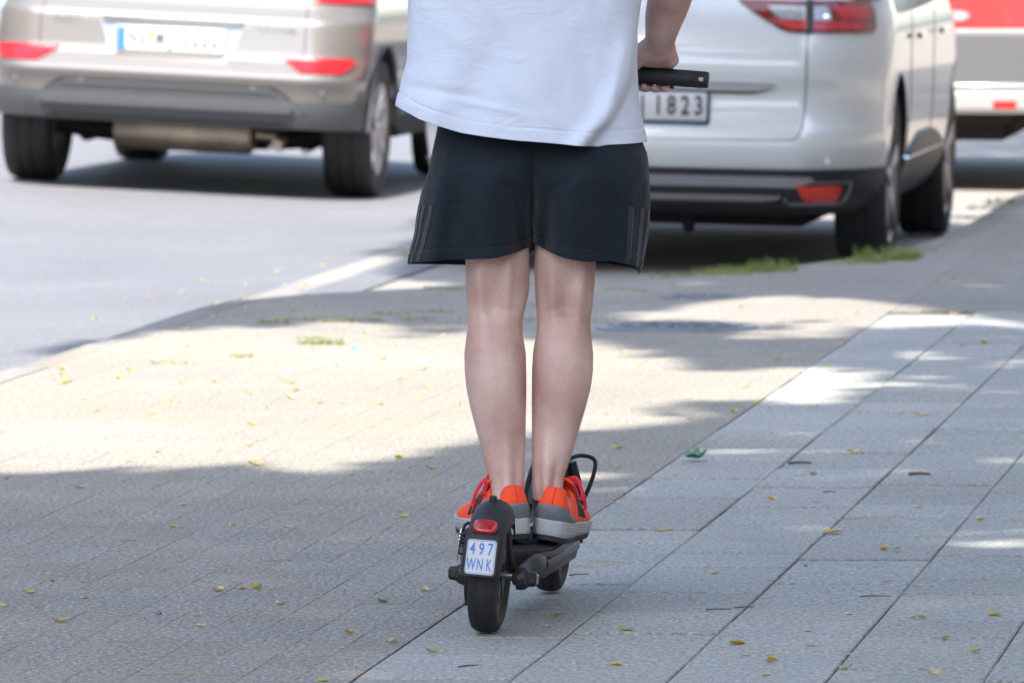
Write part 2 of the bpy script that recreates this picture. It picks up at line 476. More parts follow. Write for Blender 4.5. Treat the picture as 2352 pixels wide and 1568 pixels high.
g = mesh_obj("ground", [(-1500, -1500, -0.32), (1500, -1500, -0.32), (1500, 1500, -0.32), (-1500, 1500, -0.32)], [(0, 1, 2, 3)], M['earth'], sm=False)
tag(g, kind="structure")
V, Fc = [], []
vs = [-40, 0, 20, 40, 80, 160, 400]
us = [r[0] for r in ROAD_Z]
for v in vs:
    for u in us: V.append(UV(u, v, road_z(u)))
n = len(us)
for i in range(len(vs) - 1):
    for j in range(n - 1):
        Fc.append((i * n + j, i * n + j + 1, (i + 1) * n + j + 1, (i + 1) * n + j))
tag(mesh_obj("road", V, Fc, M['asphalt']), kind="structure")
# parking bay, pale paving beside the road
V, Fc = [], []
bv = [24.6, 25.0, 25.35, 25.6, 25.9, 26.25, 26.9, 27.7, 28.6, 29.5, 31, 60, 140]
for v in bv:
    a = max(kerb_u(v) + 0.06, -4.24)
    b = -4.25 - 0.35 * min(1.0, max(0.0, (v - 24.6) / 1.6))
    V += [UV(b, v, road_z(b) + 0.004), UV(a, v, bay_z(a))]
for i in range(len(bv) - 1): Fc.append((2 * i, 2 * i + 1, 2 * i + 3, 2 * i + 2))
tag(mesh_obj("parking_bay", V, Fc, M['bay'], sm=False), kind="structure")
# pavement bed under pavers and slabs
V, Fc = [], []
pv = sorted(set([k[1] for k in KERB]))
for v in pv:
    V += [UV(kerb_u(v) + 0.03, v, -0.0075), UV(9.0, v, -0.0075)]
for i in range(len(pv) - 1): Fc.append((2 * i, 2 * i + 1, 2 * i + 3, 2 * i + 2))
walk = tag(mesh_obj("pavement", V, Fc, M['sand'], sm=False), kind="structure")
SB = [UV(-2.023, 7.5, -0.005), UV(-0.36, 7.5, -0.005), UV(-0.36, 24.9, -0.005), UV(-2.023, 24.9, -0.005)]
mesh_obj("slab_bed", SB, [(0, 1, 2, 3)], M['joint'], walk, sm=False)

def prism_top(poly, z0, z1, bev=0.004, drop=0.002):
    """poly: list of (x, y); a block with a small chamfer round its top"""
    c = (sum(p[0] for p in poly) / len(poly), sum(p[1] for p in poly) / len(poly)); k = len(poly)
    def inset(p):
        d = math.hypot(p[0] - c[0], p[1] - c[1]) or 1
        f = max(0.0, 1 - bev * 1.4 / d)
        return (c[0] + (p[0] - c[0]) * f, c[1] + (p[1] - c[1]) * f)
    top = [inset(p) for p in poly]
    V = [(p[0], p[1], z0) for p in poly] + [(p[0], p[1], z1 - drop) for p in poly] + [(p[0], p[1], z1) for p in top]
    Fc = []
    for r in (0, k):
        for j in range(k): Fc.append((r + j, r + (j + 1) % k, r + k + (j + 1) % k, r + k + j))
    Fc.append(tuple(range(2 * k, 3 * k)))
    return V, Fc

# kerb stones
kerb = tag(mesh_obj("kerb", [UV(-4.28, -12, -0.3), UV(-4.2, -12, -0.3), UV(-4.2, 24.9, -0.05), UV(-4.28, 24.9, -0.05)], [(0, 1, 2, 3)], M['joint'], sm=False), kind="structure")
path = []
acc = 0.0
dense = []
for i in range(len(KERB) - 1):
    a = Vector(KERB[i]); b = Vector(KERB[i + 1]); d = (b - a).length
    for k in range(max(1, int(d / 0.05))):
        dense.append(a + (b - a) * (k / max(1, int(d / 0.05))))
s = 0.0; last = dense[0]; cur = [dense[0]]; stones = []
for p in dense[1:]:
    s += (p - last).length; last = p
    curved = 24.8 < p.y < 31
    if s > (0.5 if curved else 1.0):
        stones.append((cur[0], p)); cur = [p]; s = 0.0
for a, b in stones:
    mid_v = (a.y + b.y) / 2
    if mid_v < 8 or mid_v > 70: continue
    t = (b - a).normalized(); nn = Vector((t.y, -t.x))
    ln = (b - a).length - 0.008
    q = [UV(*(a + t * 0.004)), UV(*(a + t * 0.004 + nn * 0.10)), UV(*(a + t * (0.004 + ln) + nn * 0.10)), UV(*(a + t * (0.004 + ln)))]
    c = sum(q, Vector()) / 4
    Vv, Ff = prism_top([(p.x - c.x, p.y - c.y) for p in q], -0.25, 0.0 + random.uniform(-0.002, 0.002), bev=0.012, drop=0.008)
    o = mesh_obj("kerb_stone", Vv, Ff, M['kerb'], kerb, sm=False)
    o.location = (c.x, c.y, 0)

# slabs: four broad strips of concrete slabs (and two more towards the houses)
SLAB_U0, SLAB_W = -2.02, 0.2755
SHEAR = 0.10
slab_mesh = {}
def slab_data(ln):
    if ln not in slab_mesh:
        w = SLAB_W - 0.0035; l2 = ln - 0.017
        poly = []
        for (a, b) in ((0, 0), (w, 0), (w, l2), (0, l2)):
            p = UV(a, b + SHEAR * a); poly.append((p.x, p.y))
        Vv, Ff = prism_top(poly, -0.05, 0.0, bev=0.004, drop=0.0025)
        me = bpy.data.meshes.new("slab"); me.from_pydata(Vv, [], Ff); me.materials.append(M['slab'])
        slab_mesh[ln] = me
    return slab_mesh[ln]
for ci in range(6):
    v = 8.0 + random.uniform(0, 0.4)
    u = SLAB_U0 + ci * SLAB_W + 0.0015
    vend = 24.3 + .12 * (ci % 3)
    while v < vend:
        ln = random.choice([0.33, 0.41, 0.55, 0.55, 0.55])
        if v > 24: ln = 0.55
        o = bpy.data.objects.new("slab", slab_data(ln)); link(o, walk)
        o.location = UV(u, v, random.uniform(-0.0018, 0.0014))
        o.rotation_euler = (random.uniform(-0.0025, 0.0025), random.uniform(-0.003, 0.003), 0)
        v += ln

PB = []
for v in pv:
    PB += [UV(kerb_u(v) + 0.03, v, -0.0012), UV(-2.024, v, -0.0012)]
mesh_obj("paver_bed", PB, [(2 * i, 2 * i + 1, 2 * i + 3, 2 * i + 2) for i in range(len(pv) - 1)], M['sand'], walk, sm=False)
# small pavers between slabs and kerb
PW, PL = 0.10, 0.20
def clip(poly, a, nrm):
    out = []
    for i in range(len(poly)):
        p, q = poly[i], poly[(i + 1) % len(poly)]
        dp = (p[0] - a[0]) * nrm[0] + (p[1] - a[1]) * nrm[1]; dq = (q[0] - a[0]) * nrm[0] + (q[1] - a[1]) * nrm[1]
        if dp >= 0: out.append(p)
        if dp * dq < 0:
            t = dp / (dp - dq); out.append((p[0] + (q[0] - p[0]) * t, p[1] + (q[1] - p[1]) * t))
    return out
w, l2 = PW - 0.0005, PL - 0.0010
base = [(-w / 2, -l2 / 2), (w / 2, -l2 / 2), (w / 2, l2 / 2), (-w / 2, l2 / 2)]
Vv, Ff = prism_top([(UV(*p).x, UV(*p).y) for p in base], -0.04, 0.0, bev=0.0012, drop=0.0005)
paver_me = bpy.data.meshes.new("paver"); paver_me.from_pydata(Vv, [], Ff); paver_me.materials.append(M['paver'])
cells = []
for ci in range(22):
    u = SLAB_U0 - 0.001 - (ci + 0.5) * PW
    for ri in range(130):
        v = 8.0 + (ri + 0.5 * (ci % 2)) * PL
        cells.append((u, v))
def inframe(u, v, m=40):
    x, y = pix(UV(u, v)); return -m < x < 2352 + m and -m < y < 1568 + m
near = sorted([c for c in cells if inframe(*c) and c[0] > kerb_u(c[1]) + 0.2], key=lambda c: c[1])[:300]
nearset = set(near)
for (u, v) in near:
    o = bpy.data.objects.new("paver", paver_me); link(o, walk)
    o.location = UV(u, v, random.uniform(-0.0004, 0.0004)); o.rotation_euler = (random.uniform(-.0015, .0015), random.uniform(-.004, .004), random.uniform(-.005, .005))
V, Fc = [], []
for (u, v) in cells:
    if (u, v) in nearset or v > 40: continue
    poly = [(u + p[0], v + p[1]) for p in base]
    for vv in (v - 0.1, v + 0.1):
        a = Vector((kerb_u(vv - 0.05), vv - 0.05)); b = Vector((kerb_u(vv + 0.05), vv + 0.05)); t = (b - a).normalized(); nn = (t.y, -t.x)
        poly = clip(poly, (a.x + nn[0] * 0.104, a.y + nn[1] * 0.104), nn)
        if len(poly) < 3: break
    if len(poly) < 3: continue
    dz = random.uniform(-0.0003, 0.0003)
    Vv, Ff = prism_top([(UV(*p).x, UV(*p).y) for p in poly], -0.03, dz, bev=0.001, drop=0.0003)
    k = len(V); V += Vv; Fc += [tuple(i + k for i in f) for f in Ff]
tag(mesh_obj("far_pavers", V, Fc, M['paver'], walk, sm=False), kind="stuff")
# pavers on the house side of the slabs and where the slabs end
V, Fc = [], []
for ci in range(17):
    u = SLAB_U0 + (ci + 0.5) * PW
    for ri in range(56):
        v = 24.95 + (ri + 0.5 * (ci % 2)) * PL
        Vv, Ff = prism_top([(UV(u + p[0], v + p[1]).x, UV(u + p[0], v + p[1]).y) for p in base], -0.03, random.uniform(-0.0003, 0.0003), bev=0.001, drop=0.0003)
        k = len(V); V += Vv; Fc += [tuple(i + k for i in f) for f in Ff]
for ci in range(9):
    u = SLAB_U0 + 6 * SLAB_W + 0.008 + (ci + 0.5) * PW
    for ri in range(60):
        v = 11.0 + (ri + 0.5 * (ci % 2)) * PL
        Vv, Ff = prism_top([(UV(u + p[0], v + p[1]).x, UV(u + p[0], v + p[1]).y) for p in base], -0.03, random.uniform(-0.002, 0.001), bev=0.003)
        k = len(V); V += Vv; Fc += [tuple(i + k for i in f) for f in Ff]
tag(mesh_obj("side_pavers", V, Fc, M['paver'], walk, sm=False), kind="stuff")

# manhole cover
def manhole(x, y, r, label):
    c = G(x, y, 0.0)
    root = empty("manhole_cover", (c.x, c.y, 0.0))
    lathe("frame", [(r + 0.05, -0.03), (r + 0.05, 0.004), (r + 0.004, 0.006), (r + 0.004, -0.03)], M['iron'], root, 48, 'Z')
    cov = lathe("cover", [(0.0005, -0.02), (0.0005, 0.003), (r * 0.55, 0.003), (r * 0.55, 0.009), (r * 0.66, 0.009), (r * 0.66, 0.003), (r * 0.86, 0.003), (r * 0.86, 0.009), (r * 0.95, 0.009), (r * 0.95, 0.004), (r, 0.003), (r, -0.02)], M['iron'], root, 48, 'Z')
    bm = bmesh.new()
    for k in range(24):
        a = 2 * math.pi * k / 24
        box_bm(bm, (math.cos(a) * r * 0.76, math.sin(a) * r * 0.76, 0.006), (r * 0.16, 0.012, 0.006), Matrix.Rotation(a, 4, 'Z'))
    for k in range(6):
        a = 2 * math.pi * k / 6
        box_bm(bm, (math.cos(a) * r * 0.3, math.sin(a) * r * 0.3, 0.006), (r * 0.42, 0.014, 0.006), Matrix.Rotation(a, 4, 'Z'))
    tag(bm_obj("ribs", bm, M['iron'], cov), kind="stuff")
    tag(root, label, "manhole cover")
manhole(1552, 752, 0.21, "larger round ribbed iron cover set in the sunlit paving beside the rider's legs")
manhole(1616, 683, 0.10, "smaller round iron cover in the shaded paving behind the white car")
# ------------------------------------------------------------------ trees whose crowns shade the pavement (all above the picture)
LITPOLY = [
 [(-900, 300), (950, 300), (960, 560), (1060, 575), (1080, 640), (860, 664), (690, 672), (520, 695), (470, 703), (200, 700), (100, 715), (440, 748), (1000, 750), (1100, 742), (1250, 735), (1420, 770), (1600, 800), (1690, 805),
  (1730, 845), (1950, 850), (2170, 872), (2150, 900), (1960, 920), (1740, 925), (1480, 918), (1470, 937), (1690, 936), (1500, 965), (1330, 985), (1180, 1035), (1060, 1060), (900, 1100), (560, 1128), (520, 1102), (200, 1092), (-900, 1080)],
 [(1480, 692), (1750, 680), (2000, 688), (2180, 716), (2352, 722), (2352, 752), (2100, 765), (1960, 780), (1760, 765), (1690, 745), (1560, 735), (1400, 725), (1390, 704)],
 [(-3000, -200), (6000, -200), (6000, 440), (-3000, 440)],
]
SHADEPOLY = [[(60, 712), (300, 710), (470, 700), (440, 745), (330, 765), (180, 775), (0, 790), (0, 780), (200, 768), (120, 755), (260, 742)],
             [(940, 612), (1080, 604), (1080, 640), (1000, 632)], [(1000, 755), (1080, 750), (1080, 772), (1000, 775)]]
LITELL = [(1450, 1196, 75, 8), (1860, 1228, 130, 10), (2190, 1210, 140, 9), (2250, 880, 130, 8), (2260, 906, 120, 7), (2290, 660, 60, 6), (60, 1180, 110, 9),
          (1600, 1150, 60, 4), (1950, 1095, 90, 5), (1700, 1010, 110, 5), (2130, 1005, 110, 5), (1500, 860, 200, 40), (2300, 800, 60, 5), (2290, 1390, 70, 6), (1560, 655, 130, 6), (1260, 660, 120, 7)]
def in_poly(x, y, poly):
    r = np.zeros(x.shape, bool); j = len(poly) - 1
    for i in range(len(poly)):
        xi, yi = poly[i]; xj, yj = poly[j]
        c = ((yi > y) != (yj > y)) & (x < (xj - xi) * (y - yi) / (yj - yi + 1e-9) + xi)
        r ^= c; j = i
    return r
def lit_mask(X, Y):
    x = 1176 + F * X / Y; y = -270 + CAM_H * F / Y
    m = np.zeros(X.shape, bool)
    for p in LITPOLY: m |= in_poly(x, y, p)
    for p in SHADEPOLY: m &= ~in_poly(x, y, p)
    for (cx, cy, rx, ry) in LITELL: m |= ((x - cx) / rx) ** 2 + ((y - cy) / ry) ** 2 < 1
    return m
NL = 150000
TX = rng.uniform(-2.6, 4.2, NL); TY = rng.uniform(7.0, 34.6, NL)
jx = rng.normal(0, 0.05, NL) + 0.10 * np.sin(2.3 * TX + 1.1 * TY + .5) + 0.06 * np.sin(6.1 * TX - 2.7 * TY + 2)
jy = rng.normal(0, 0.07, NL) + 0.22 * np.sin(3.3 * TX + .7) + 0.14 * np.sin(7.7 * TX + 1.9 * TY) + 0.09 * np.sin(15.1 * TX + 1)
keep = ~lit_mask(TX + jx, TY + jy)
fleck = np.random.default_rng(5)
for k in range(34):
    fx, fy = fleck.uniform(.15, 1.7), fleck.uniform(13.6, 24); rx, ry = fleck.uniform(.05, .16), fleck.uniform(.05, .14)
    keep &= ((TX - fx) / rx) ** 2 + ((TY - fy) / ry) ** 2 > 1
# thin the crown where it is off to the side
keep &= (TX < 3.0) | (rng.random(NL) < 0.5)
TX, TY = TX[keep], TY[keep]
n3 = 26000; QX = rng.uniform(0, 7, n3); QY = rng.uniform(41.0, 56, n3); q3 = (QX * SU.x + QY * SU.y > -4.3)  # leaves of an added tree that darkens the ground beyond the van
TX = np.concatenate([TX, QX[q3]]); TY = np.concatenate([TY, QY[q3]])
NL = len(TX)
H = rng.uniform(8.0, 13.0, NL)
BX = TX - L.x / -L.z * H; BY = TY - L.y / -L.z * H
def crown(name, sel, parent):
    n = int(sel.sum())
    c = np.stack([BX[sel], BY[sel], H[sel]], 1)
    a = rng.normal(size=(n, 3)); a /= np.linalg.norm(a, axis=1, keepdims=True)
    b = rng.normal(size=(n, 3)); b -= a * (a * b).sum(1, keepdims=True); b /= np.linalg.norm(b, axis=1, keepdims=True)
    la = rng.uniform(0.075, 0.12, n)[:, None]; lb = rng.uniform(0.05, 0.085, n)[:, None]
    v = np.stack([c - a * la, c - b * lb + a * la * .1, c + a * la, c + b * lb + a * la * .1], 1).reshape(-1, 3)
    f = np.arange(n * 4).reshape(-1, 4)
    me = bpy.data.meshes.new(name); me.from_pydata(v.tolist(), [], f.tolist()); me.materials.append(M['leaf'])
    o = bpy.data.objects.new(name, me); return link(o, parent)
def tree(u, v, sel, label, seed):
    base = UV(u, v, 0)
    root = empty("street_tree", base)
    rd = random.Random(seed)
    pts = [Vector((0, 0, -0.05)), Vector((0.02, 0.02, 0.4)), Vector((-0.05, 0.05, 2.5)), Vector((0.02, 0.0, 5.2)), Vector((0.1, 0.1, 8.0)), Vector((0.0, 0.2, 10.5))]
    tr = tube("trunk", pts, [0.27, 0.21, 0.18, 0.15, 0.11, 0.05], M['bark'], root, 14, 5)
    cen = np.array([BX[sel].mean() - base.x, BY[sel].mean() - base.y])
    xs = np.stack([BX[sel] - base.x, BY[sel] - base.y, H[sel]], 1)
    made = 0
    for k in range(400):
        if made >= 20: break
        tgt = Vector(xs[rd.randrange(len(xs))].tolist())
        z0 = rd.uniform(4.2, 9.0); st = Vector((0, 0.05, z0))
        mid = st.lerp(tgt, 0.5) + Vector((rd.uniform(-.4, .4), rd.uniform(-.4, .4), rd.uniform(0, .5)))
        sm_ = [p + base for p in spline([st, mid, tgt], 6)]
        gx = np.array([p.x + L.x / -L.z * p.z for p in sm_]); gy = np.array([p.y + L.y / -L.z * p.z for p in sm_])
        if np.any(lit_mask(gx, np.maximum(gy, 1.0)) & (gy > 12) & (gy < 34)): continue      # limbs stay within the leafy part of the crown
        made += 1
        tube("limb", [st, mid, tgt], [0.075, 0.045, 0.012], M['bark'], root, 7, 5)
    c = crown("crown", sel, root); c.matrix_parent_inverse = root.matrix_world.inverted() if False else Matrix.Translation(-base)
    tag(root, label, "tree", "street trees shading the pavement")
tree(1.6, 3.0, BY < 8.5, "tall street tree overhanging the near pavement", 1)
tree(1.4, 17.5, (BY >= 8.5) & (BY < 30.2), "tall street tree overhanging the parked white car", 2)

tree(1.4, 37, BY >= 30.2, "tall unseen street tree added to shade the bay beyond the red van", 3)
# unseen houses: first reflects in paint, the rest are added to block low sky
def house(loc, rz, label):
    root = empty("offscreen_building", loc)
    root.rotation_euler = (0, 0, rz)
    bm = bmesh.new(); box_bm(bm, (5, 0, 7.0), (10, 76, 14.3), None, 0.05)
    wall = bm_obj("wall", bm, M['facade'], root)
    bm = bmesh.new(); box_bm(bm, (5, 0, 14.4), (10.8, 76.8, 0.5), None, 0.05)
    bm_obj("roof", bm, M['dark_steel'], root)
    proto = None
    for fl in range(4):
        for k in range(19):
            y = -35.1 + k * 3.9
            if proto is None:
                bm = bmesh.new()
                for (dx, dz, sx, sz) in ((0, 0.83, 1.3, 0.08), (0, -0.83, 1.3, 0.08), (-0.61, 0, 0.08, 1.6), (0.61, 0, 0.08, 1.6), (0, 0, 0.06, 1.6)):
                    box_bm(bm, (-0.02, dx, dz), (0.10, sx, sz))
                proto = bm_obj("window", bm, M['plate_white'], root)
                bm = bmesh.new(); box_bm(bm, (0.0, 0, 0), (0.05, 1.2, 1.6)); pane = bm_obj("pane", bm, M['glass'], proto)
                w_ = proto
            else:
                w_ = proto.copy(); col.objects.link(w_); w_.parent = root
                p2 = pane.copy(); col.objects.link(p2); p2.parent = w_
            w_.location = (0.0, y, 2.0 + fl * 3.2)
    tag(root, label, "building")
house(UV(9.0, 60, 0), -SA, "long beige plastered apartment house with rows of white framed windows beside the pavement")
house(UV(9.0, -19, 0), -SA, "unseen beige plastered apartment house added beside the pavement, behind the rider, to block low sky")
house(UV(-19.0, 20, 0), math.pi - SA, "unseen beige plastered apartment house added across the road to block low sky")
house(UV(-3.0, -85, 0), -math.pi / 2 - SA, "unseen beige plastered apartment house added at the street end to block low sky")
# ------------------------------------------------------------------ electric scooter
sc_loc = G(1116, 1452, 0.0)
sc = empty("electric_scooter", (sc_loc.x, sc_loc.y, 0.001), (0, R(4.0), R(-8.3)))
tag(sc, "black electric scooter with blue lettered insurance plate, ridden along the slabs", "scooter")
SM = Matrix.Translation((sc_loc.x, sc_loc.y, 0.001)) @ Matrix.Rotation(R(-8.3), 4, 'Z') @ Matrix.Rotation(R(4.0), 4, 'Y')
WR = 0.110; AX = WR; FY = 0.845
def wheel(y, kind):
    w = 0.027
    prof = [(WR - 0.042, -w * 0.62), (WR - 0.028, -w * 0.95), (WR - 0.014, -w), (WR - 0.006, -w * 0.86), (WR - 0.0018, -w * 0.62), (WR - 0.0006, -w * 0.40), (WR - 0.0012, -w * 0.37), (WR - 0.0012, -w * 0.33), (WR, -w * 0.28), (WR, w * 0.28),
            (WR - 0.0012, w * 0.33), (WR - 0.0012, w * 0.37), (WR - 0.0006, w * 0.40), (WR - 0.0018, w * 0.62), (WR - 0.006, w * 0.86), (WR - 0.014, w), (WR - 0.028, w * 0.95), (WR - 0.042, w * 0.62)]
    t = lathe(kind, prof, M['rubber'], sc, 72, 'X', (0, y, AX))
    rim = lathe("rim", [(0.016, -0.021), (0.052, -0.022), (0.060, -0.017), (0.070, -0.019), (0.070, 0.019), (0.060, 0.017), (0.052, 0.022), (0.016, 0.021)], M['scooter_black'], t, 48, 'X', (0, y, AX))
    bm = bmesh.new()
    for k in range(6):
        a = 2 * math.pi * k / 6
        for sx in (-1, 1):
            box_bm(bm, (sx * 0.0225, y + math.cos(a) * 0.036, AX + math.sin(a) * 0.036), (0.003, 0.03, 0.008), Matrix.Rotation(a, 4, 'X'), 0.001)
    tag(bm_obj("hub_ribs", bm, M['dark_steel'], t), kind="stuff")
    return t
wheel(0.0, "rear_wheel"); wheel(FY, "front_wheel")

def fender(name, y0, rf, a0, a1, hw, flange, lip=0.0):
    """shell bent round a wheel from angle a0 (front) over the top to a1 (rear); angles in degrees, 90 is up, 180 is rear"""
    rings = []
    for k in range(41):
        a = R(a0 + (a1 - a0) * k / 40); t = k / 40
        ca, sa = math.cos(a), math.sin(a)
        h = hw * (0.86 + 0.14 * smooth(0, .4, t)); fl = flange * (0.5 + 0.5 * smooth(0, 0.35, t)) * (1 - .35 * smooth(.8, 1, t))
        dr = 0.030 - 0.019 * smooth(.55, .95, t)
        arcp = [(h * math.sin(R(q)), rf + .004 - dr * (1 - math.cos(R(q)))) for q in range(-90, 91, 15)]
        prof = [(-h, rf - max(fl, dr))] + arcp + [(h, rf - max(fl, dr)), (h - .003, rf - max(fl, dr))] + [(x * .92, r - .003) for x, r in arcp[::-1]] + [(-h + .003, rf - max(fl, dr))]
        rings.append([Vector((x, y0 + r * ca, AX + r * sa)) for x, r in prof])
    Vv, Ff = loft(rings)
    o = mesh_obj(name, Vv, Ff, M['scooter_matt'], sc)
    return auto_smooth(o, 45)
RF = 0.1365
rear_f = fender("rear_fender", 0.0, RF, 38, 176, 0.036, 0.042)
fender("front_fender", FY, 0.142, 25, 150, 0.041, 0.040)
# everything on the curved back of the fender: frame at angle a
def on_fender(a, off):
    n = Vector((0, math.cos(R(a)), math.sin(R(a)))); up = Vector((0, math.sin(R(a)), -math.cos(R(a))))
    if up.z < 0: up = -up
    o = Vector((0, 0, AX)) + n * (RF + off)
    m = Matrix((( 1, up.x, n.x, o.x), (0, up.y, n.y, o.y), (0, up.z, n.z, o.z), (0, 0, 0, 1)))
    return m
# plate 52.8 x 65 mm, angle measured from forward: rear horizontal is 180
pm = on_fender(162.5, 0.004)
def rrect(w, h, r, n=5):
    pts = []
    for (cx, cy, a0) in ((w / 2 - r, h / 2 - r, 0), (-w / 2 + r, h / 2 - r, 90), (-w / 2 + r, -h / 2 + r, 180), (w / 2 - r, -h / 2 + r, 270)):
        for k in range(n + 1):
            a = R(a0 + 90 * k / n); pts.append((cx + r * math.cos(a), cy + r * math.sin(a)))
    return pts
def plate_solid(name, outline, z0, z1, mtx, mt, parent, bend=0.0):
    n = len(outline)
    Vv = [mtx @ Vector((x, y, z0 - bend * x * x)) for x, y in outline] + [mtx @ Vector((x, y, z1 - bend * x * x)) for x, y in outline]
    Ff = [(j, (j + 1) % n, n + (j + 1) % n, n + j) for j in range(n)] + [tuple(range(n, 2 * n)), tuple(range(n - 1, -1, -1))]
    return mesh_obj(name, Vv, Ff, mt, parent, sm=False)
def ring_solid(name, o1, o2, z0, z1, mtx, mt, parent):
    n = len(o1)
    Vv = []
    for (o_, z) in ((o1, z0), (o1, z1), (o2, z1), (o2, z0)): Vv += [mtx @ Vector((x, y, z)) for x, y in o_]
    Ff = []
    for r in range(4):
        for j in range(n):
            a = r * n; b = ((r + 1) % 4) * n
            Ff.append((a + j, a + (j + 1) % n, b + (j + 1) % n, b + j))
    return mesh_obj(name, Vv, Ff, mt, parent, sm=False)
holder = plate_solid("plate_holder", rrect(0.060, 0.072, 0.007), -0.006, 0.0012, pm, M['scooter_matt'], sc)
plate = plate_solid("insurance_plate", rrect(0.0545, 0.0655, 0.006), 0.0015, 0.0032, pm, M['plate_white'], sc)
ring_solid("plate_border", rrect(0.0515, 0.0625, 0.005), rrect(0.0500, 0.0610, 0.0044), 0.0030, 0.0037, pm, M['plate_blue'], plate)
for ch, x in (("4", -0.0165), ("9", 0.0), ("7", 0.0165)):
    text_obj("digit", ch, 0.0315, M['plate_blue'], plate, pm @ Matrix.Translation((x, 0.0145, 0.0034)), 0.0003, 0.66, 0.0005)
for ch, x in (("W", -0.0165), ("N", 0.0), ("K", 0.0165)):
    text_obj("letter", ch, 0.0315, M['plate_blue'], plate, pm @ Matrix.Translation((x, -0.0155, 0.0034)), 0.0003, 0.52, 0.0005)
# tail light, an oval lens with a dark bezel
lm = on_fender(136.5, 0.0005)
lens_out = rrect(0.048, 0.031, 0.0152, 8)
plate_solid("tail_light_bezel", rrect(0.052, 0.035, 0.017, 8), -0.008, 0.0025, lm, M['scooter_black'], sc)
rings = []
for k, (f, z) in enumerate(((1.0, -0.002), (1.0, 0.004), (0.97, 0.0065), (0.85, 0.0085), (0.55, 0.0098), (0.1, 0.0102))):
    rings.append([lm @ Vector((x * f, y * f, z)) for x, y in lens_out])
Vv, Ff = loft(rings); lens = auto_smooth(mesh_obj("tail_light", Vv, Ff, M['red_lens'], sc), 60)
for x in (-0.0065, 0, 0.0065):
    ring_solid("light_cell", [(x + p[0], p[1]) for p in rrect(0.0056, 0.0056, 0.001, 2)], [(x + p[0], p[1]) for p in rrect(0.0040, 0.0040, 0.0008, 2)], 0.0095, 0.0108, lm, M['dark_lens'], lens)
# rubber hook on top of the fender
hm = on_fender(100, 0.0)
hook = [hm @ Vector((0, 0, z)) for z in (-0.003, 0.003, 0.010, 0.0135)]
tube("fender_hook", hook, [0.0095, 0.0078, 0.0074, 0.0066], M['scooter_black'], sc, 16)
# fender stays down to the axle on both sides
for s in (-1, 1):
    tube("fender_stay", [(s * 0.0385, -0.055, AX + 0.085), (s * 0.0405, -0.035, AX + 0.045), (s * 0.041, 0.01, AX + 0.012), (s * 0.041, 0.05, AX)], [0.0045, 0.005, 0.006, 0.005], M['scooter_matt'], sc, 10, 6)
# rear arms and axle caps with octagonal caps
for s in (-1, 1):
    pts = [(s * (0.050 if s > 0 else 0.045), -0.012, AX - 0.004), (s * 0.052, 0.03, AX - 0.002), (s * 0.056, 0.085, AX + 0.004), (s * 0.066, 0.135, AX + 0.012), (s * 0.068, 0.20, AX + 0.008)]
    tube("rear_arm", pts, [0.0125, 0.0155, 0.017, 0.019, 0.018], M['scooter_black'], sc, 14, 6, 0.62)
    cx = 0.066 if s > 0 else -0.053
    lathe("axle_mount", [(0.004, -s * 0.014), (0.0215, -s * 0.014), (0.0225, -s * 0.006), (0.0195, s * 0.004), (0.004, s * 0.004)], M['scooter_black'], sc, 28, 'X', (cx, 0, AX - 0.004))
    rings = []
    for dx, r in ((0.002, 0.0180), (0.007, 0.0175), (0.010, 0.0150), (0.021, 0.0135), (0.0235, 0.0110)):
        rings.append([Vector((cx + s * dx, r * math.cos(2 * math.pi * (k + .5) / 8) * (1.35 if s > 0 else 1.0), AX - 0.004 + r * math.sin(2 * math.pi * (k + .5) / 8))) for k in range(8)])
    Vv, Ff = loft(rings); cap = mesh_obj("axle_cap", Vv, Ff, M['scooter_black'], sc, sm=False)
    box("reflector", (cx + s * 0.0237, 0, AX - 0.004), (0.002, 0.024, 0.017), M['smoke_lens'], cap, None, 0.0006, 1)
tube("axle", [(-0.07, 0, AX), (0.07, 0, AX)], 0.006, M['steel'], sc, 12)
# disc brake on the left
disc = lathe("brake_disc", [(0.018, -0.0365), (0.058, -0.0365), (0.058, -0.0345), (0.018, -0.0345)], M['dark_steel'], sc, 48, 'X', (0, 0, AX))
lathe("disc_guard", [(0.060, -0.0385), (0.064, -0.0385), (0.064, -0.0335), (0.060, -0.0335)], M['scooter_black'], sc, 48, 'X', (0, 0, AX))
bm = bmesh.new()
box_bm(bm, (-0.046, -0.012, AX + 0.062), (0.022, 0.034, 0.026), Matrix.Rotation(R(25), 4, 'X'), 0.003)
box_bm(bm, (-0.052, -0.026, AX + 0.044), (0.010, 0.012, 0.020), Matrix.Rotation(R(-20), 4, 'X'), 0.002)
for k in range(4): box_bm(bm, (-0.050, -0.030, AX + 0.052 + k * 0.007), (0.018, 0.004, 0.003), None, 0.0008)
cal = auto_smooth(bm_obj("brake_caliper", bm, M['scooter_black'], sc))
tube("caliper_arm", [(-0.056, -0.022, AX + 0.082), (-0.058, -0.028, AX + 0.060), (-0.060, -0.030, AX + 0.020)], [0.0025, 0.0035, 0.0012], M['steel'], cal, 8, 4)
tube("brake_cable", [(-0.054, -0.024, AX + 0.078), (-0.050, -0.012, AX + 0.090), (-0.046, 0.02, AX + 0.085), (-0.05, 0.10, AX + 0.03), (-0.055, 0.2, AX + 0.01)], 0.003, M['scooter_black'], sc, 8, 6)
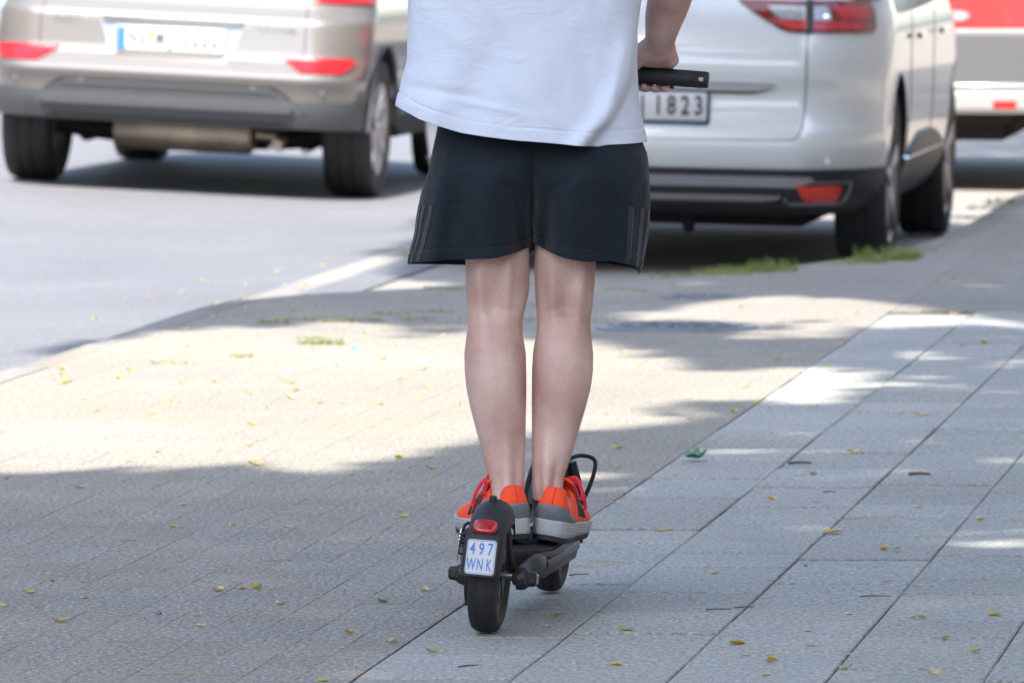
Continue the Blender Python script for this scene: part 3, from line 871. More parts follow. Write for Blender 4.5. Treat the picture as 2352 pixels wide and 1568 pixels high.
# deck
def deck_outline(hw, y0, y1, taper):
    pts = []
    for k in range(9):
        a = R(180 + 180 * k / 8); pts.append((hw * (0.80 * math.cos(a) if abs(math.cos(a)) < 1 else math.copysign(0.80, math.cos(a))), y0 + taper + taper * math.sin(a) * 0.9))
    pts.append((hw, y0 + taper * 2.2)); pts.append((hw, y1 - taper)); pts.append((hw * 0.6, y1)); pts.append((-hw * 0.6, y1)); pts.append((-hw, y1 - taper)); pts.append((-hw, y0 + taper * 2.2))
    return pts
DK = 0.138
rings = []
for z, f in ((DK - 0.056, 0.80), (DK - 0.048, 0.94), (DK - 0.020, 1.0), (DK - 0.008, 1.0), (DK - 0.003, 0.97)):
    rings.append([Vector((x * f, 0.175 + (y - 0.175) * (1 if f > .9 else 1), z)) for x, y in deck_outline(0.080, 0.165, 0.70, 0.055)])
Vv, Ff = loft(rings); deck = auto_smooth(mesh_obj("deck", Vv, Ff, M['scooter_black'], sc), 35)
rings = []
for z, f in ((DK - 0.004, 1.0), (DK + 0.001, 1.0), (DK + 0.002, 0.98)):
    rings.append([Vector((x * f, y, z)) for x, y in deck_outline(0.074, 0.175, 0.68, 0.045)])
Vv, Ff = loft(rings); gm = auto_smooth(mesh_obj("grip_mat", Vv, Ff, M['deck_mat'], deck), 35)
bm = bmesh.new()
for k in range(22):
    x = -0.063 + k * 0.006
    box_bm(bm, (x, 0.43, DK + 0.0028), (0.003, 0.46, 0.0022), None, 0.0006, 1)
tag(bm_obj("ridges", bm, M['deck_mat'], deck), kind="stuff")
bm = bmesh.new()
for s in (-1, 1): box_bm(bm, (s * 0.079, 0.43, DK - 0.022), (0.006, 0.42, 0.016), None, 0.002)
tag(auto_smooth(bm_obj("side_rails", bm, M['dark_steel'], deck)), kind="stuff")
tube("kickstand", [(-0.07, 0.33, DK - 0.045), (-0.085, 0.36, DK - 0.05), (-0.09, 0.50, DK - 0.055)], [0.007, 0.006, 0.006], M['scooter_black'], sc, 10, 5)
# neck, stem, fork
tube("neck", [(0, 0.62, DK - 0.025), (0, 0.72, DK - 0.010), (0, 0.785, DK + 0.08), (0, 0.79, DK + 0.16)], [0.036, 0.034, 0.031, 0.028], M['scooter_black'], sc, 18, 6)
STEM0, STEM1 = Vector((0, 0.80, 0.24)), Vector((0, 0.705, 1.03))
tube("stem", [STEM0, STEM0.lerp(STEM1, .12), STEM0.lerp(STEM1, .14), STEM1], [0.030, 0.030, 0.024, 0.022], M['scooter_black'], sc, 20)
for s in (-1, 1):
    tube("fork_leg", [(s * 0.030, 0.80, 0.262), (s * 0.046, 0.815, 0.20), (s * 0.048, FY, AX)], [0.013, 0.013, 0.014], M['scooter_black'], sc, 12, 5, 0.7)
    lathe("front_axle_cap", [(0.002, 0), (0.011, 0), (0.010, s * 0.006), (0.002, s * 0.007)], M['scooter_black'], sc, 20, 'X', (s * 0.054, FY, AX))
# handlebar: measured by the right grip's end, with a droop of the ends
BAR = Vector((0, 0.705, 1.035)); BHW = 0.262
tube("handlebar", [BAR + Vector((x, 0.0, 0.0)) for x in (-BHW + .02, -0.12, 0, 0.12, BHW - .02)], 0.0115, M['scooter_black'], sc, 16, 4)
for s in (-1, 1):
    rings_p = [(0.118, .0150), (0.122, .0172), (0.160, .0166), (0.200, .0166), (0.228, .0168), (0.2295, .0160), (0.2305, .0160), (0.232, .0168), (0.258, .0164), (0.2615, .0150)]
    gr = tube("grip", [BAR + Vector((s * x, 0, 0)) for x, r in rings_p], [r for x, r in rings_p], M['scooter_matt'], sc, 28)
    for k in range(9):
        pass
    box("indicator_lamp", BAR + Vector((s * 0.249, -0.0155, 0.001)), (0.0125, 0.006, 0.0105), M['scooter_black'], gr, None, 0.0015)
    box("indicator_lens", BAR + Vector((s * 0.249, -0.0180, 0.001)), (0.0092, 0.0035, 0.0076), M['amber'], gr, None, 0.0012)
    # brake lever in front of the bar
    tube("brake_lever", [BAR + Vector((s * 0.075, 0.012, -0.004)), BAR + Vector((s * 0.095, 0.035, -0.010)), BAR + Vector((s * 0.15, 0.045, -0.014)), BAR + Vector((s * 0.19, 0.040, -0.018))], [0.008, 0.006, 0.005, 0.006], M['scooter_black'], sc, 10, 5)
box("display", BAR + Vector((0, -0.012, 0.016)), (0.075, 0.055, 0.022), M['scooter_black'], sc, Matrix.Rotation(R(25), 4, 'X'), 0.006)
box("headlight", BAR + Vector((0, 0.045, -0.06)), (0.04, 0.05, 0.035), M['scooter_black'], sc, None, 0.008)
# cables
tube("cable_loop", [(0.010, 0.815, 0.235), (0.022, 0.83, 0.262), (0.042, 0.845, 0.272), (0.066, 0.86, 0.268), (0.073, 0.86, 0.252), (0.066, 0.855, 0.215), (0.053, 0.848, 0.178), (0.046, 0.845, 0.150), (0.044, 0.84, 0.12)], 0.0042, M['scooter_black'], sc, 10, 8)
tube("red_cable", [(-0.025, 0.76, 0.30), (-0.038, 0.745, 0.36), (-0.030, 0.745, 0.48), (-0.026, 0.735, 0.60), (-0.028, 0.725, 0.75), (-0.02, 0.71, 0.95)], 0.0045, M['red_cable'], sc, 8, 6)
# ------------------------------------------------------------------ rider
def remesh_join(parts, voxel, iters):
    V, Fc = [], []
    for v, f in parts:
        k = len(V); V += [tuple(p) for p in v]; Fc += [tuple(i + k for i in q) for q in f]
    bm = bmesh.new(); vs = [bm.verts.new(p) for p in V]
    for q in Fc:
        try: bm.faces.new([vs[i] for i in q])
        except ValueError: pass
    bmesh.ops.recalc_face_normals(bm, faces=bm.faces[:])
    me = bpy.data.meshes.new("body_raw"); bm.to_mesh(me); bm.free()
    o = bpy.data.objects.new("body_raw", me); col.objects.link(o)
    m = o.modifiers.new("r", 'REMESH'); m.mode = 'VOXEL'; m.voxel_size = voxel; m.adaptivity = 0.0
    m2 = o.modifiers.new("s", 'SMOOTH'); m2.factor = 0.5; m2.iterations = iters
    dg = bpy.context.evaluated_depsgraph_get(); dg.update()
    out = bpy.data.meshes.new_from_object(o.evaluated_get(dg))
    bpy.data.objects.remove(o); bpy.data.meshes.remove(me)
    return out
def hring(c, rx, ryf, ryb, n=28, p=2.2):
    """level ring, half width rx, depth ryf to the front (+Y) and ryb to the back (-Y)"""
    out = []
    for k in range(n):
        a = 2 * math.pi * k / n; ca, sa = math.cos(a), math.sin(a)
        x = rx * math.copysign(abs(ca) ** (2 / p), ca); y = (ryf if sa > 0 else ryb) * math.copysign(abs(sa) ** (2 / p), sa)
        out.append(Vector((c[0] + x, c[1] + y, c[2])))
    return out
parts = []
# legs from the outline in the picture: (y, x left, x right, world Y of the middle, depth front, depth back)
LEG = {
 'l': [(470, 1072, 1214, 14.625, 0.085, 0.085), (540, 1067, 1215.5, 14.62, 0.082, 0.08), (582, 1068, 1215.5, 14.615, 0.078, 0.074), (666, 1071, 1216, 14.605, 0.07, 0.06), (707, 1074, 1206, 14.6, 0.066, 0.052), (739, 1075, 1199, 14.595, 0.062, 0.054), (771, 1071, 1201, 14.588, 0.06, 0.06), (811, 1066, 1208, 14.58, 0.058, 0.066), (852, 1067, 1208.5, 14.575, 0.056, 0.068), (892, 1071, 1208.5, 14.57, 0.054, 0.066), (932, 1079, 1208.5, 14.565, 0.052, 0.06), (972, 1089, 1208, 14.56, 0.05, 0.053), (1013, 1100, 1207, 14.553, 0.047, 0.047), (1053, 1110, 1206, 14.547, 0.045, 0.043), (1093, 1122, 1205, 14.54, 0.044, 0.042), (1126, 1129, 1204, 14.53, 0.048, 0.044), (1150, 1131, 1207, 14.525, 0.052, 0.046), (1190, 1138, 1214, 14.525, 0.054, 0.046), (1225, 1144, 1216, 14.53, 0.06, 0.046)],
 'r': [(470, 1229, 1368, 14.635, 0.085, 0.085), (540, 1228, 1371, 14.635, 0.082, 0.08), (582, 1228, 1370, 14.63, 0.078, 0.074), (666, 1228, 1365, 14.625, 0.07, 0.06), (707, 1231, 1360, 14.62, 0.066, 0.052), (739, 1233, 1356, 14.615, 0.062, 0.054), (771, 1230, 1359, 14.61, 0.06, 0.06), (811, 1224, 1363, 14.605, 0.058, 0.066), (852, 1221.5, 1362, 14.6, 0.056, 0.068), (892, 1221.5, 1357, 14.595, 0.054, 0.066), (932, 1221.5, 1347, 14.59, 0.052, 0.06), (972, 1221.5, 1335, 14.585, 0.05, 0.053), (1013, 1221.5, 1323, 14.58, 0.047, 0.047), (1053, 1221.5, 1311, 14.575, 0.045, 0.043), (1093, 1222, 1297, 14.57, 0.044, 0.042), (1126, 1222, 1293, 14.565, 0.048, 0.044), (1150, 1224, 1298, 14.56, 0.052, 0.046), (1190, 1228, 1296, 14.56, 0.054, 0.046), (1225, 1228, 1294, 14.565, 0.06, 0.046)]}
def interp_rows(rows, m=3):
    r = np.array(rows); t = np.linspace(0, len(rows) - 1, (len(rows) - 1) * m + 1)
    return [tuple(np.interp(t[i], range(len(rows)), r[:, j]) for j in range(r.shape[1])) for i in range(len(t))]
HIPX = (1222 - 1176) / F * 14.63
for sd, rows in LEG.items():
    s = -1 if sd == 'l' else 1
    rings = []
    top = [((HIPX + s * 0.080, 14.665, 1.0), .070, .085, .07), ((HIPX + s * 0.085, 14.66, 0.92), .078, .09, .075), ((HIPX + s * 0.085, 14.65, 0.82), .078, .088, .085)]
    for c, rx, f_, b_ in top: rings.append(hring(c, rx, f_, b_))
    for (y, xl, xr, Y, df, db) in interp_rows(rows):
        a, b = P(xl, y, Y), P(xr, y, Y)
        rings.append(hring(((a.x + b.x) / 2, Y, (a.z + b.z) / 2), (b.x - a.x) / 2, df, db, p=2.15))
    rings.reverse()
    parts.append(loft(rings))
# trunk and neck (inside the shirt), shoulders
TX0 = 0.028
trunk = [(0.80, .150, .09, .08, 14.66), (0.90, .155, .095, .075, 14.66), (1.0, .155, .10, .085, 14.66), (1.12, .155, .105, .10, 14.665), (1.25, .170, .115, .105, 14.67), (1.38, .185, .115, .11, 14.68), (1.48, .180, .10, .10, 14.685), (1.55, .135, .075, .08, 14.69), (1.585, .075, .06, .06, 14.70), (1.64, .057, .057, .057, 14.71), (1.72, .056, .058, .058, 14.725)]
parts.append(loft([hring((TX0, Y, z), rx, f_, b_, 32, 2.4) for (z, rx, f_, b_, Y) in trunk]))
# head with nose, brow, chin and ears
hc = Vector((TX0, 14.745, 1.80))
hr = []
for k, (dz, rx, f_, b_) in enumerate([(-.125, .030, .045, .02), (-.118, .045, .078, .045), (-.095, .056, .092, .065), (-.06, .064, .096, .085), (-.02, .069, .096, .098), (.02, .073, .098, .103), (.06, .072, .095, .100), (.09, .062, .080, .085), (.112, .040, .050, .055), (.12, .015, .02, .02)]):
    hr.append(hring(hc + Vector((0, 0, dz)), rx, f_, b_, 28, 2.1))
parts.append(loft(hr))
parts.append(tube_vf(spline([hc + Vector((0, .088, .012)), hc + Vector((0, .104, -.015)), hc + Vector((0, .116, -.036)), hc + Vector((0, .096, -.046))], 4), [.007] * 4 + [.009] * 4 + [.0125] * 4 + [.009], 10))
parts.append(tube_vf(spline([hc + Vector((-.024, .088, -.066)), hc + Vector((0, .099, -.064)), hc + Vector((.024, .088, -.066))], 5), [.0065] * 11, 8))
for s in (-1, 1):
    parts.append(tube_vf([hc + Vector((s * .072, -.012, -.03)), hc + Vector((s * .081, -.020, 0.0)), hc + Vector((s * .078, -.012, .028)), hc + Vector((s * .072, 0, .03))], [.008, .012, .012, .006], 10))
    parts.append(tube_vf([hc + Vector((s * .046, .086, .022)), hc + Vector((s * .028, .095, .026)), hc + Vector((s * .012, .095, .022))], [.006, .008, .005], 8))
# arms and hands
bar_c = SM @ BAR; bar_x = (SM.to_3x3() @ Vector((1, 0, 0))).normalized()
def bar_at(x): return bar_c + bar_x * x
nails = []
def arm(s, hand_x, elbow, shoulder):
    """s = 1 right, -1 left; hand_x = place of the hand's middle along the bar"""
    hc_ = bar_at(hand_x)
    fw = (Vector((0, 1, 0)) - bar_x * bar_x.y).normalized(); up = bar_x.cross(fw).normalized()
    if up.z < 0: up = -up
    back = -fw
    rb = 0.0166
    wrist = hc_ + bar_x * (0.016 * s) + up * 0.064 + back * 0.042
    # upper arm and forearm
    sh = Vector(shoulder); el = Vector(elbow)
    parts.append(tube_vf(spline([sh, sh.lerp(el, .45) + Vector((s * .012, -.012, 0)), el], 6), list(np.interp(np.linspace(0, 2, 13), [0, .5, 1, 2], [.060, .056, .052, .044])), 20))
    fa = spline([el + (sh - el).normalized() * 0.03, el, el.lerp(wrist, .30) + Vector((s * .004, 0, .004)), el.lerp(wrist, .65), wrist], 6)
    n = len(fa); rad = np.interp(np.linspace(0, 1, n), [0, .2, .42, .70, .88, 1.0], [.040, .0445, .0455, .0385, .0315, .0290])
    parts.append(tube_vf(fa, list(rad), 22))
    # palm: rings along wrist -> over the bar, wide along the bar
    def pring(c, nrm, hw, ht, n=22, sh_=0.0):
        t = nrm.normalized(); q = bar_x; w = t.cross(q).normalized()
        return [c + q * (hw * math.copysign(abs(math.cos(a)) ** .8, math.cos(a)) + sh_) + w * (ht * math.copysign(abs(math.sin(a)) ** .8, math.sin(a))) for a in [2 * math.pi * k / n for k in range(n)]]
    c0 = wrist; c1 = hc_ + bar_x * (.010 * s) + up * .046 + back * .030; c2 = hc_ + up * .031 + back * .012; c3 = hc_ + up * .0275 + fw * .012; c4 = hc_ + up * .016 + fw * .025
    parts.append(loft([pring(c0 + (c0 - c1) * .3, c1 - c0, .029, .024), pring(c0, c1 - c0, .030, .0245), pring(c1, c2 - c0, .040, .0235), pring(c2, c3 - c1, .044, .0165), pring(c3, c4 - c2, .043, .0125), pring(c4, c4 - c3, .040, .009)]))
    # heel of the hand and ball of the thumb rest on the grip
    parts.append(tube_vf([hc_ + bar_x * (.036 * s) + up * .046 + back * .030, hc_ + bar_x * (.038 * s) + up * .034 + back * .022, hc_ + bar_x * (.034 * s) + up * .028 + back * .004], [.015, .0165, .012], 14))
    parts.append(tube_vf(spline([wrist + bar_x * (-.010 * s), hc_ + bar_x * (-.022 * s) + up * .040 + back * .030, hc_ + bar_x * (-.036 * s) + up * .022 + back * .027, hc_ + bar_x * (-.048 * s) + up * .002 + back * .028], 4), list(np.interp(np.linspace(0, 3, 13), [0, 1, 2, 3], [.020, .021, .018, .0125])), 14))
    # thumb closes under the bar on the body side
    th = [hc_ + bar_x * (-.046 * s) + up * .008 + back * .027, hc_ + bar_x * (-.054 * s) - up * .014 + back * .021, hc_ + bar_x * (-.058 * s) - up * .026 + fw * .002, hc_ + bar_x * (-.056 * s) - up * .024 + fw * .016]
    parts.append(tube_vf(spline(th, 4), list(np.interp(np.linspace(0, 3, 13), [0, 1, 2, 3], [.0125, .0110, .0105, .0075])), 12))
    # four fingers wrapped round the front and underneath
    for k, (fx, fr, a_end) in enumerate([(-.031, .0092, -128), (-.0115, .0096, -140), (.0085, .0093, -136), (.0275, .0083, -122)]):
        pts = []
        for q in range(13):
            a = R(62 + (a_end - 62) * q / 12); rr = rb + fr * 0.92
            pts.append(hc_ + bar_x * (fx * s) + fw * (math.cos(a) * rr) + up * (math.sin(a) * rr))
        pts.insert(0, hc_ + bar_x * (fx * s * .95) + up * .028 - fw * .004)
        rad = [fr * 1.05] * 4 + [fr * 1.0, fr * .97, fr * 1.03, fr * .97, fr * .94, fr * .97, fr * .93, fr * .88, fr * .80, fr * .55]
        parts.append(tube_vf(pts, rad, 12))
        if s > 0:
            a = R(a_end - 2); rr = rb + fr * 1.62
            a2 = R(a_end + 16)
            nails.append((hc_ + bar_x * (fx * s) + fw * (math.cos(a2) * (rr - .0008)) + up * (math.sin(a2) * (rr - .0008)), fw * math.cos(a2) + up * math.sin(a2), fr))
HX = 0.150
arm(1, HX, P(1541, -45, 14.70), (TX0 + .205, 14.69, 1.50))
arm(-1, -HX, Vector((TX0 - .262, 14.72, 1.25)), (TX0 - .205, 14.69, 1.50))
# feet inside the shoes
def shoe_frame(px, py, Y, z, yaw, roll, pitch=0.0):
    h = P(px, py, Y); return Matrix.Translation((h.x, Y, z)) @ Matrix.Rotation(R(-yaw), 4, 'Z') @ Matrix.Rotation(R(roll), 4, 'Y') @ Matrix.Rotation(R(pitch), 4, 'X')
SHOE = {'r': shoe_frame(1255, 1258, 14.485, 0.141, 9.5, 8.5, 0), 'l': shoe_frame(1189, 1258, 14.45, 0.146, -18.5, -2.0, 0)}
for sd, fm in SHOE.items():
    pts = [fm @ Vector(p) for p in ((0, .035, .065), (0, .09, .062), (0, .15, .050), (0, .21, .042), (0, .25, .036))]
    parts.append(tube_vf(pts, [.026, .030, .028, .022, .012], 14))
body_me = remesh_join(parts, 0.0040, 5)
# sculpt: hollows of the knees, hamstring tendons, calf heads, tendon above the heel
nv = len(body_me.vertices)
co = np.empty(nv * 3); body_me.vertices.foreach_get("co", co); co = co.reshape(-1, 3)
no = np.empty(nv * 3); body_me.vertices.foreach_get("normal", no); no = no.reshape(-1, 3)
px_x = 1176 + F * co[:, 0] / co[:, 1]; px_y = -270 + (CAM_H - co[:, 2]) * F / co[:, 1]
backf = np.clip(-no[:, 1], 0, 1)
d = np.zeros(nv)
def gauss(cx, cy, sx, sy, rot=0.0):
    c, s = math.cos(R(rot)), math.sin(R(rot)); X = px_x - cx; Y = px_y - cy
    return np.exp(-0.5 * (((c * X + s * Y) / sx) ** 2 + ((-s * X + c * Y) / sy) ** 2))
for (cx, s) in ((1142, -1), (1294, 1)):
    d += -.0060 * gauss(cx + 10 * s, 690, 20, 40)               # hollow
    d += .0052 * gauss(cx - 24 * s, 655, 9, 52, -4 * s)         # inner tendon
    d += .0062 * gauss(cx + 40 * s, 655, 9, 60, 5 * s)          # outer tendon
    d += -.0022 * gauss(cx, 717, 46, 3.2, 3 * s) + -.0014 * gauss(cx - 6 * s, 707, 34, 3.0, -4 * s)   # creases
    d += .0050 * gauss(cx - 30 * s, 825, 24, 55, 4 * s) + .0036 * gauss(cx + 26 * s, 812, 22, 48, -4 * s) 
d += .0045 * gauss(1166, 1085, 10, 60) - .004 * gauss(1142, 1105, 9, 42) - .004 * gauss(1190, 1105, 9, 42)
d += .0050 * gauss(1256, 1090, 9, 58) - .0055 * gauss(1276, 1112, 8, 38, 8) - .004 * gauss(1236, 1105, 8, 40)
d += .0060 * gauss(1290, 1128, 9, 14)
nz = np.array([mnoise.noise(Vector((p[0] * 22, p[1] * 22, p[2] * 14))) for p in co]) * .0009
below = (co[:, 2] < 0.8) & (co[:, 2] > 0.17)
co += no * (1.5 * d * backf * below + nz)[:, None]
body_me.vertices.foreach_set("co", co.ravel())
body_me.materials.clear(); body_me.materials.append(M['skin'])
body_me.polygons.foreach_set("use_smooth", [True] * len(body_me.polygons)); body_me.update()
person = link(bpy.data.objects.new("person", body_me))
tag(person, "person seen from behind in white T-shirt, black shorts and orange trainers, riding the scooter", "person")
for c, nrm, r in nails:
    t = bar_x; w = nrm.cross(t).normalized()
    Vv = [c + t * (math.cos(a) * r * .62) + w * (math.sin(a) * r * .72) + nrm * .0004 for a in [2 * math.pi * k / 12 for k in range(12)]]
    Vv2 = [p - nrm * .002 for p in Vv]
    n = 12
    mesh_obj("fingernail", Vv + Vv2, [tuple(range(n))] + [(j, n + j, n + (j + 1) % n, (j + 1) % n) for j in range(n)], M['nail'], person)
# hair: short cap
Vh = []
hrr = []
for k, (dz, rx, f_, b_) in enumerate([(-.055, .066, -.01, .098), (-.02, .074, .0, .107), (.02, .079, .045, .112), (.055, .078, .096, .108), (.085, .069, .090, .094), (.112, .048, .062, .064), (.128, .016, .02, .02)]):
    ring = []
    for q in range(40):
        a = 2 * math.pi * q / 40; ca, sa = math.cos(a), math.sin(a)
        r = 1 + .03 * mnoise.noise(Vector((ca * 5, sa * 5, dz * 60)))
        ring.append(hc + Vector((rx * ca * r, (f_ if sa > 0 else b_) * sa * r, dz)))
    hrr.append(ring)
Vv, Ff = loft(hrr); mesh_obj("hair", Vv, Ff, M['hair'], person)

# ---- T-shirt
SHIRT_ROWS = [  # y of the picture (or z above it), left x, right x
 (0, 940, 1470), (60, 938, 1467), (140, 934, 1466), (190, 924, 1467), (235, 914, 1470), (280, 912, 1480), (330, 914, 1490)]
SY = np.array([r[0] for r in SHIRT_ROWS]); SXL = np.array([r[1] for r in SHIRT_ROWS]); SXR = np.array([r[2] for r in SHIRT_ROWS])
YC = 14.655
def shirt_hem(xf, sa):
    """picture height of the hem for a place across the back (0 left .. 1 right)"""
    yb = np.interp(xf, [0, .03, .12, .30, .50, .68, .76, .80, .90, 1.0], [240, 246, 268, 298, 316, 327, 331, 327, 325, 323])
    yf = np.interp(xf, [0, .3, .7, 1.0], [240, 290, 300, 322])
    t = smooth(-.2, .5, sa)
    return yb * (1 - t) + yf * t
def z_of(y, Y): return CAM_H - (y + 270) * Y / F
GROOVE = ([0, 100, 160, 200, 240, 275, 305, 332], [1474, 1463, 1453, 1441, 1421, 1396, 1368, 1346])
def shirt_point(a, t, off=0.0):
    ca, sa = math.cos(a), math.sin(a)
    xf = 0.5 + 0.5 * ca
    yh = shirt_hem(xf, sa)
    zt = 1.50; zh = z_of(yh, YC)
    z = zh + (zt - zh) * t
    y = (CAM_H - z) * F / YC - 270
    if y > -5:
        yy = max(y, 0)
        xl = np.interp(yy, SY, SXL); xr = np.interp(yy, SY, SXR)
        Xl = (xl - 1176) / F * YC; Xr = (xr - 1176) / F * YC
    else:
        k = smooth(1.17, 1.5, z)
        Xl = -0.1975 - .005 * k; Xr = 0.246 - .005 * k
        if z > 1.40:
            q = (z - 1.40) / .10
            Xl += .02 * q; Xr -= .02 * q
    cx, rx = (Xl + Xr) / 2, (Xr - Xl) / 2
    p = 2.5
    rb = np.interp(z, [.88, .95, 1.05, 1.2, 1.4, 1.5], [.178, .172, .158, .142, .142, .122])
    rf = np.interp(z, [.88, 1.05, 1.2, 1.4, 1.5], [.150, .148, .142, .135, .11])
    x = cx + rx * math.copysign(abs(ca) ** (2 / p), ca)
    yw = YC + (rf if sa > 0 else rb) * math.copysign(abs(sa) ** (2 / (p if sa > 0 else 3.4)), sa)
    # folds on the back: soft billow, the draped edge on the right, diagonal pulls
    xp = 1176 + F * x / YC
    dn = 0.0
    if sa < 0.35:
        w = smooth(.35, 0, sa)
        g = xp - np.interp(y, GROOVE[0], GROOVE[1])
        step = smooth(-14, 16, g) * smooth(-60, 60, y)
        roll = math.exp(-((g + 26) / 26) ** 2) * smooth(20, 140, y)
        yw += w * (0.027 * step - 0.018 * roll)
        x += w * (-0.004 * step)
        fo = 0.0
        fo += .0075 * math.exp(-((xp - 1225 - .10 * (y - 150)) / 60) ** 2) * smooth(40, 200, y)
        fo -= .0055 * math.exp(-((xp - 1110 + .35 * (y - 160)) / 42) ** 2) * smooth(30, 150, y)
        fo += .006 * math.exp(-((xp - 1010 + .25 * (y - 200)) / 36) ** 2) * smooth(60, 220, y)
        fo -= .005 * math.exp(-((y - 205 - .18 * (xp - 1000)) / 13) ** 2) * math.exp(-((xp - 1020) / 90) ** 2)
        fo += .0035 * math.exp(-((y - 225 - .22 * (xp - 1060)) / 8) ** 2) * math.exp(-((xp - 1090) / 80) ** 2)
        fo -= .004 * math.exp(-((xp - 1330 - .2 * (y - 100)) / 28) ** 2) * smooth(-80, 200, y)
        yw -= w * fo * 1.7
    nzv = Vector((x * 9, z * 6, yw * 9))
    dn += .0035 * (1 - 2 * abs(mnoise.noise(Vector((x * 7 + z * 5, z * 3 - x * 4, 7.3))))) + .0042 * mnoise.noise(nzv) + .0018 * mnoise.noise(nzv * 2.6) + .0009 * mnoise.noise(Vector((x * 60, z * 22, 3)))
    # hem: turned band with a shallow stitch line
    hd = (z - zh)
    if hd < .026: dn += .0012
    if .0235 < hd < .0275: dn -= .0016
    nx, ny = ca, sa
    dn += off
    return Vector((x + nx * dn, yw + ny * dn, z))
NA, NT = 260, 150
rings = []
tt = np.concatenate([np.linspace(0, .06, 16), np.linspace(.066, .62, 104), np.linspace(.64, 1.0, 20)])
for t in tt:
    rings.append([shirt_point(2 * math.pi * k / NA, t) for k in range(NA)])
# shoulders close in towards the neck
for q, (z, f) in enumerate([(1.535, .86), (1.562, .68), (1.580, .48), (1.592, .36)]):
    last = rings[-1] if q == 0 else rings[-1]
    base_ring = rings[len(tt) - 1]
    rings.append([Vector((TX0 + (p.x - TX0) * f, 14.675 + (p.y - 14.675) * (f if f > .5 else f * 1.05), z)) for p in base_ring])
Vv, Ff = loft(rings, True, False)
shirt = mesh_obj("t_shirt", Vv, Ff, M['shirt'], person)
m = shirt.modifiers.new("thick", 'SOLIDIFY'); m.thickness = 0.0016; m.offset = -1
for s in (-1, 1):
    a = Vector((TX0 + s * .165, 14.685, 1.515)); el = P(1541, -45, 14.70) if s > 0 else Vector((TX0 - .262, 14.72, 1.25))
    dirn = (el - a).normalized()
    rings = []
    pts = [a + dirn * k * .03 for k in range(8)]
    fr = frames(pts)
    for q, (p, (t, n1, b1)) in enumerate(zip(pts, fr)):
        ring = []
        for k in range(48):
            an = 2 * math.pi * k / 48; r = .082 + .003 * q / 8 + .004 * mnoise.noise(Vector((math.cos(an) * 2, math.sin(an) * 2, q * .5 + s)))
            ring.append(p + n1 * (r * math.cos(an)) + b1 * (r * math.sin(an)))
        rings.append(ring)
    Vv, Ff = loft(rings, True, False)
    o = mesh_obj("sleeve", Vv, Ff, M['shirt'], shirt); mm = o.modifiers.new("thick", 'SOLIDIFY'); mm.thickness = 0.0016; mm.offset = -1

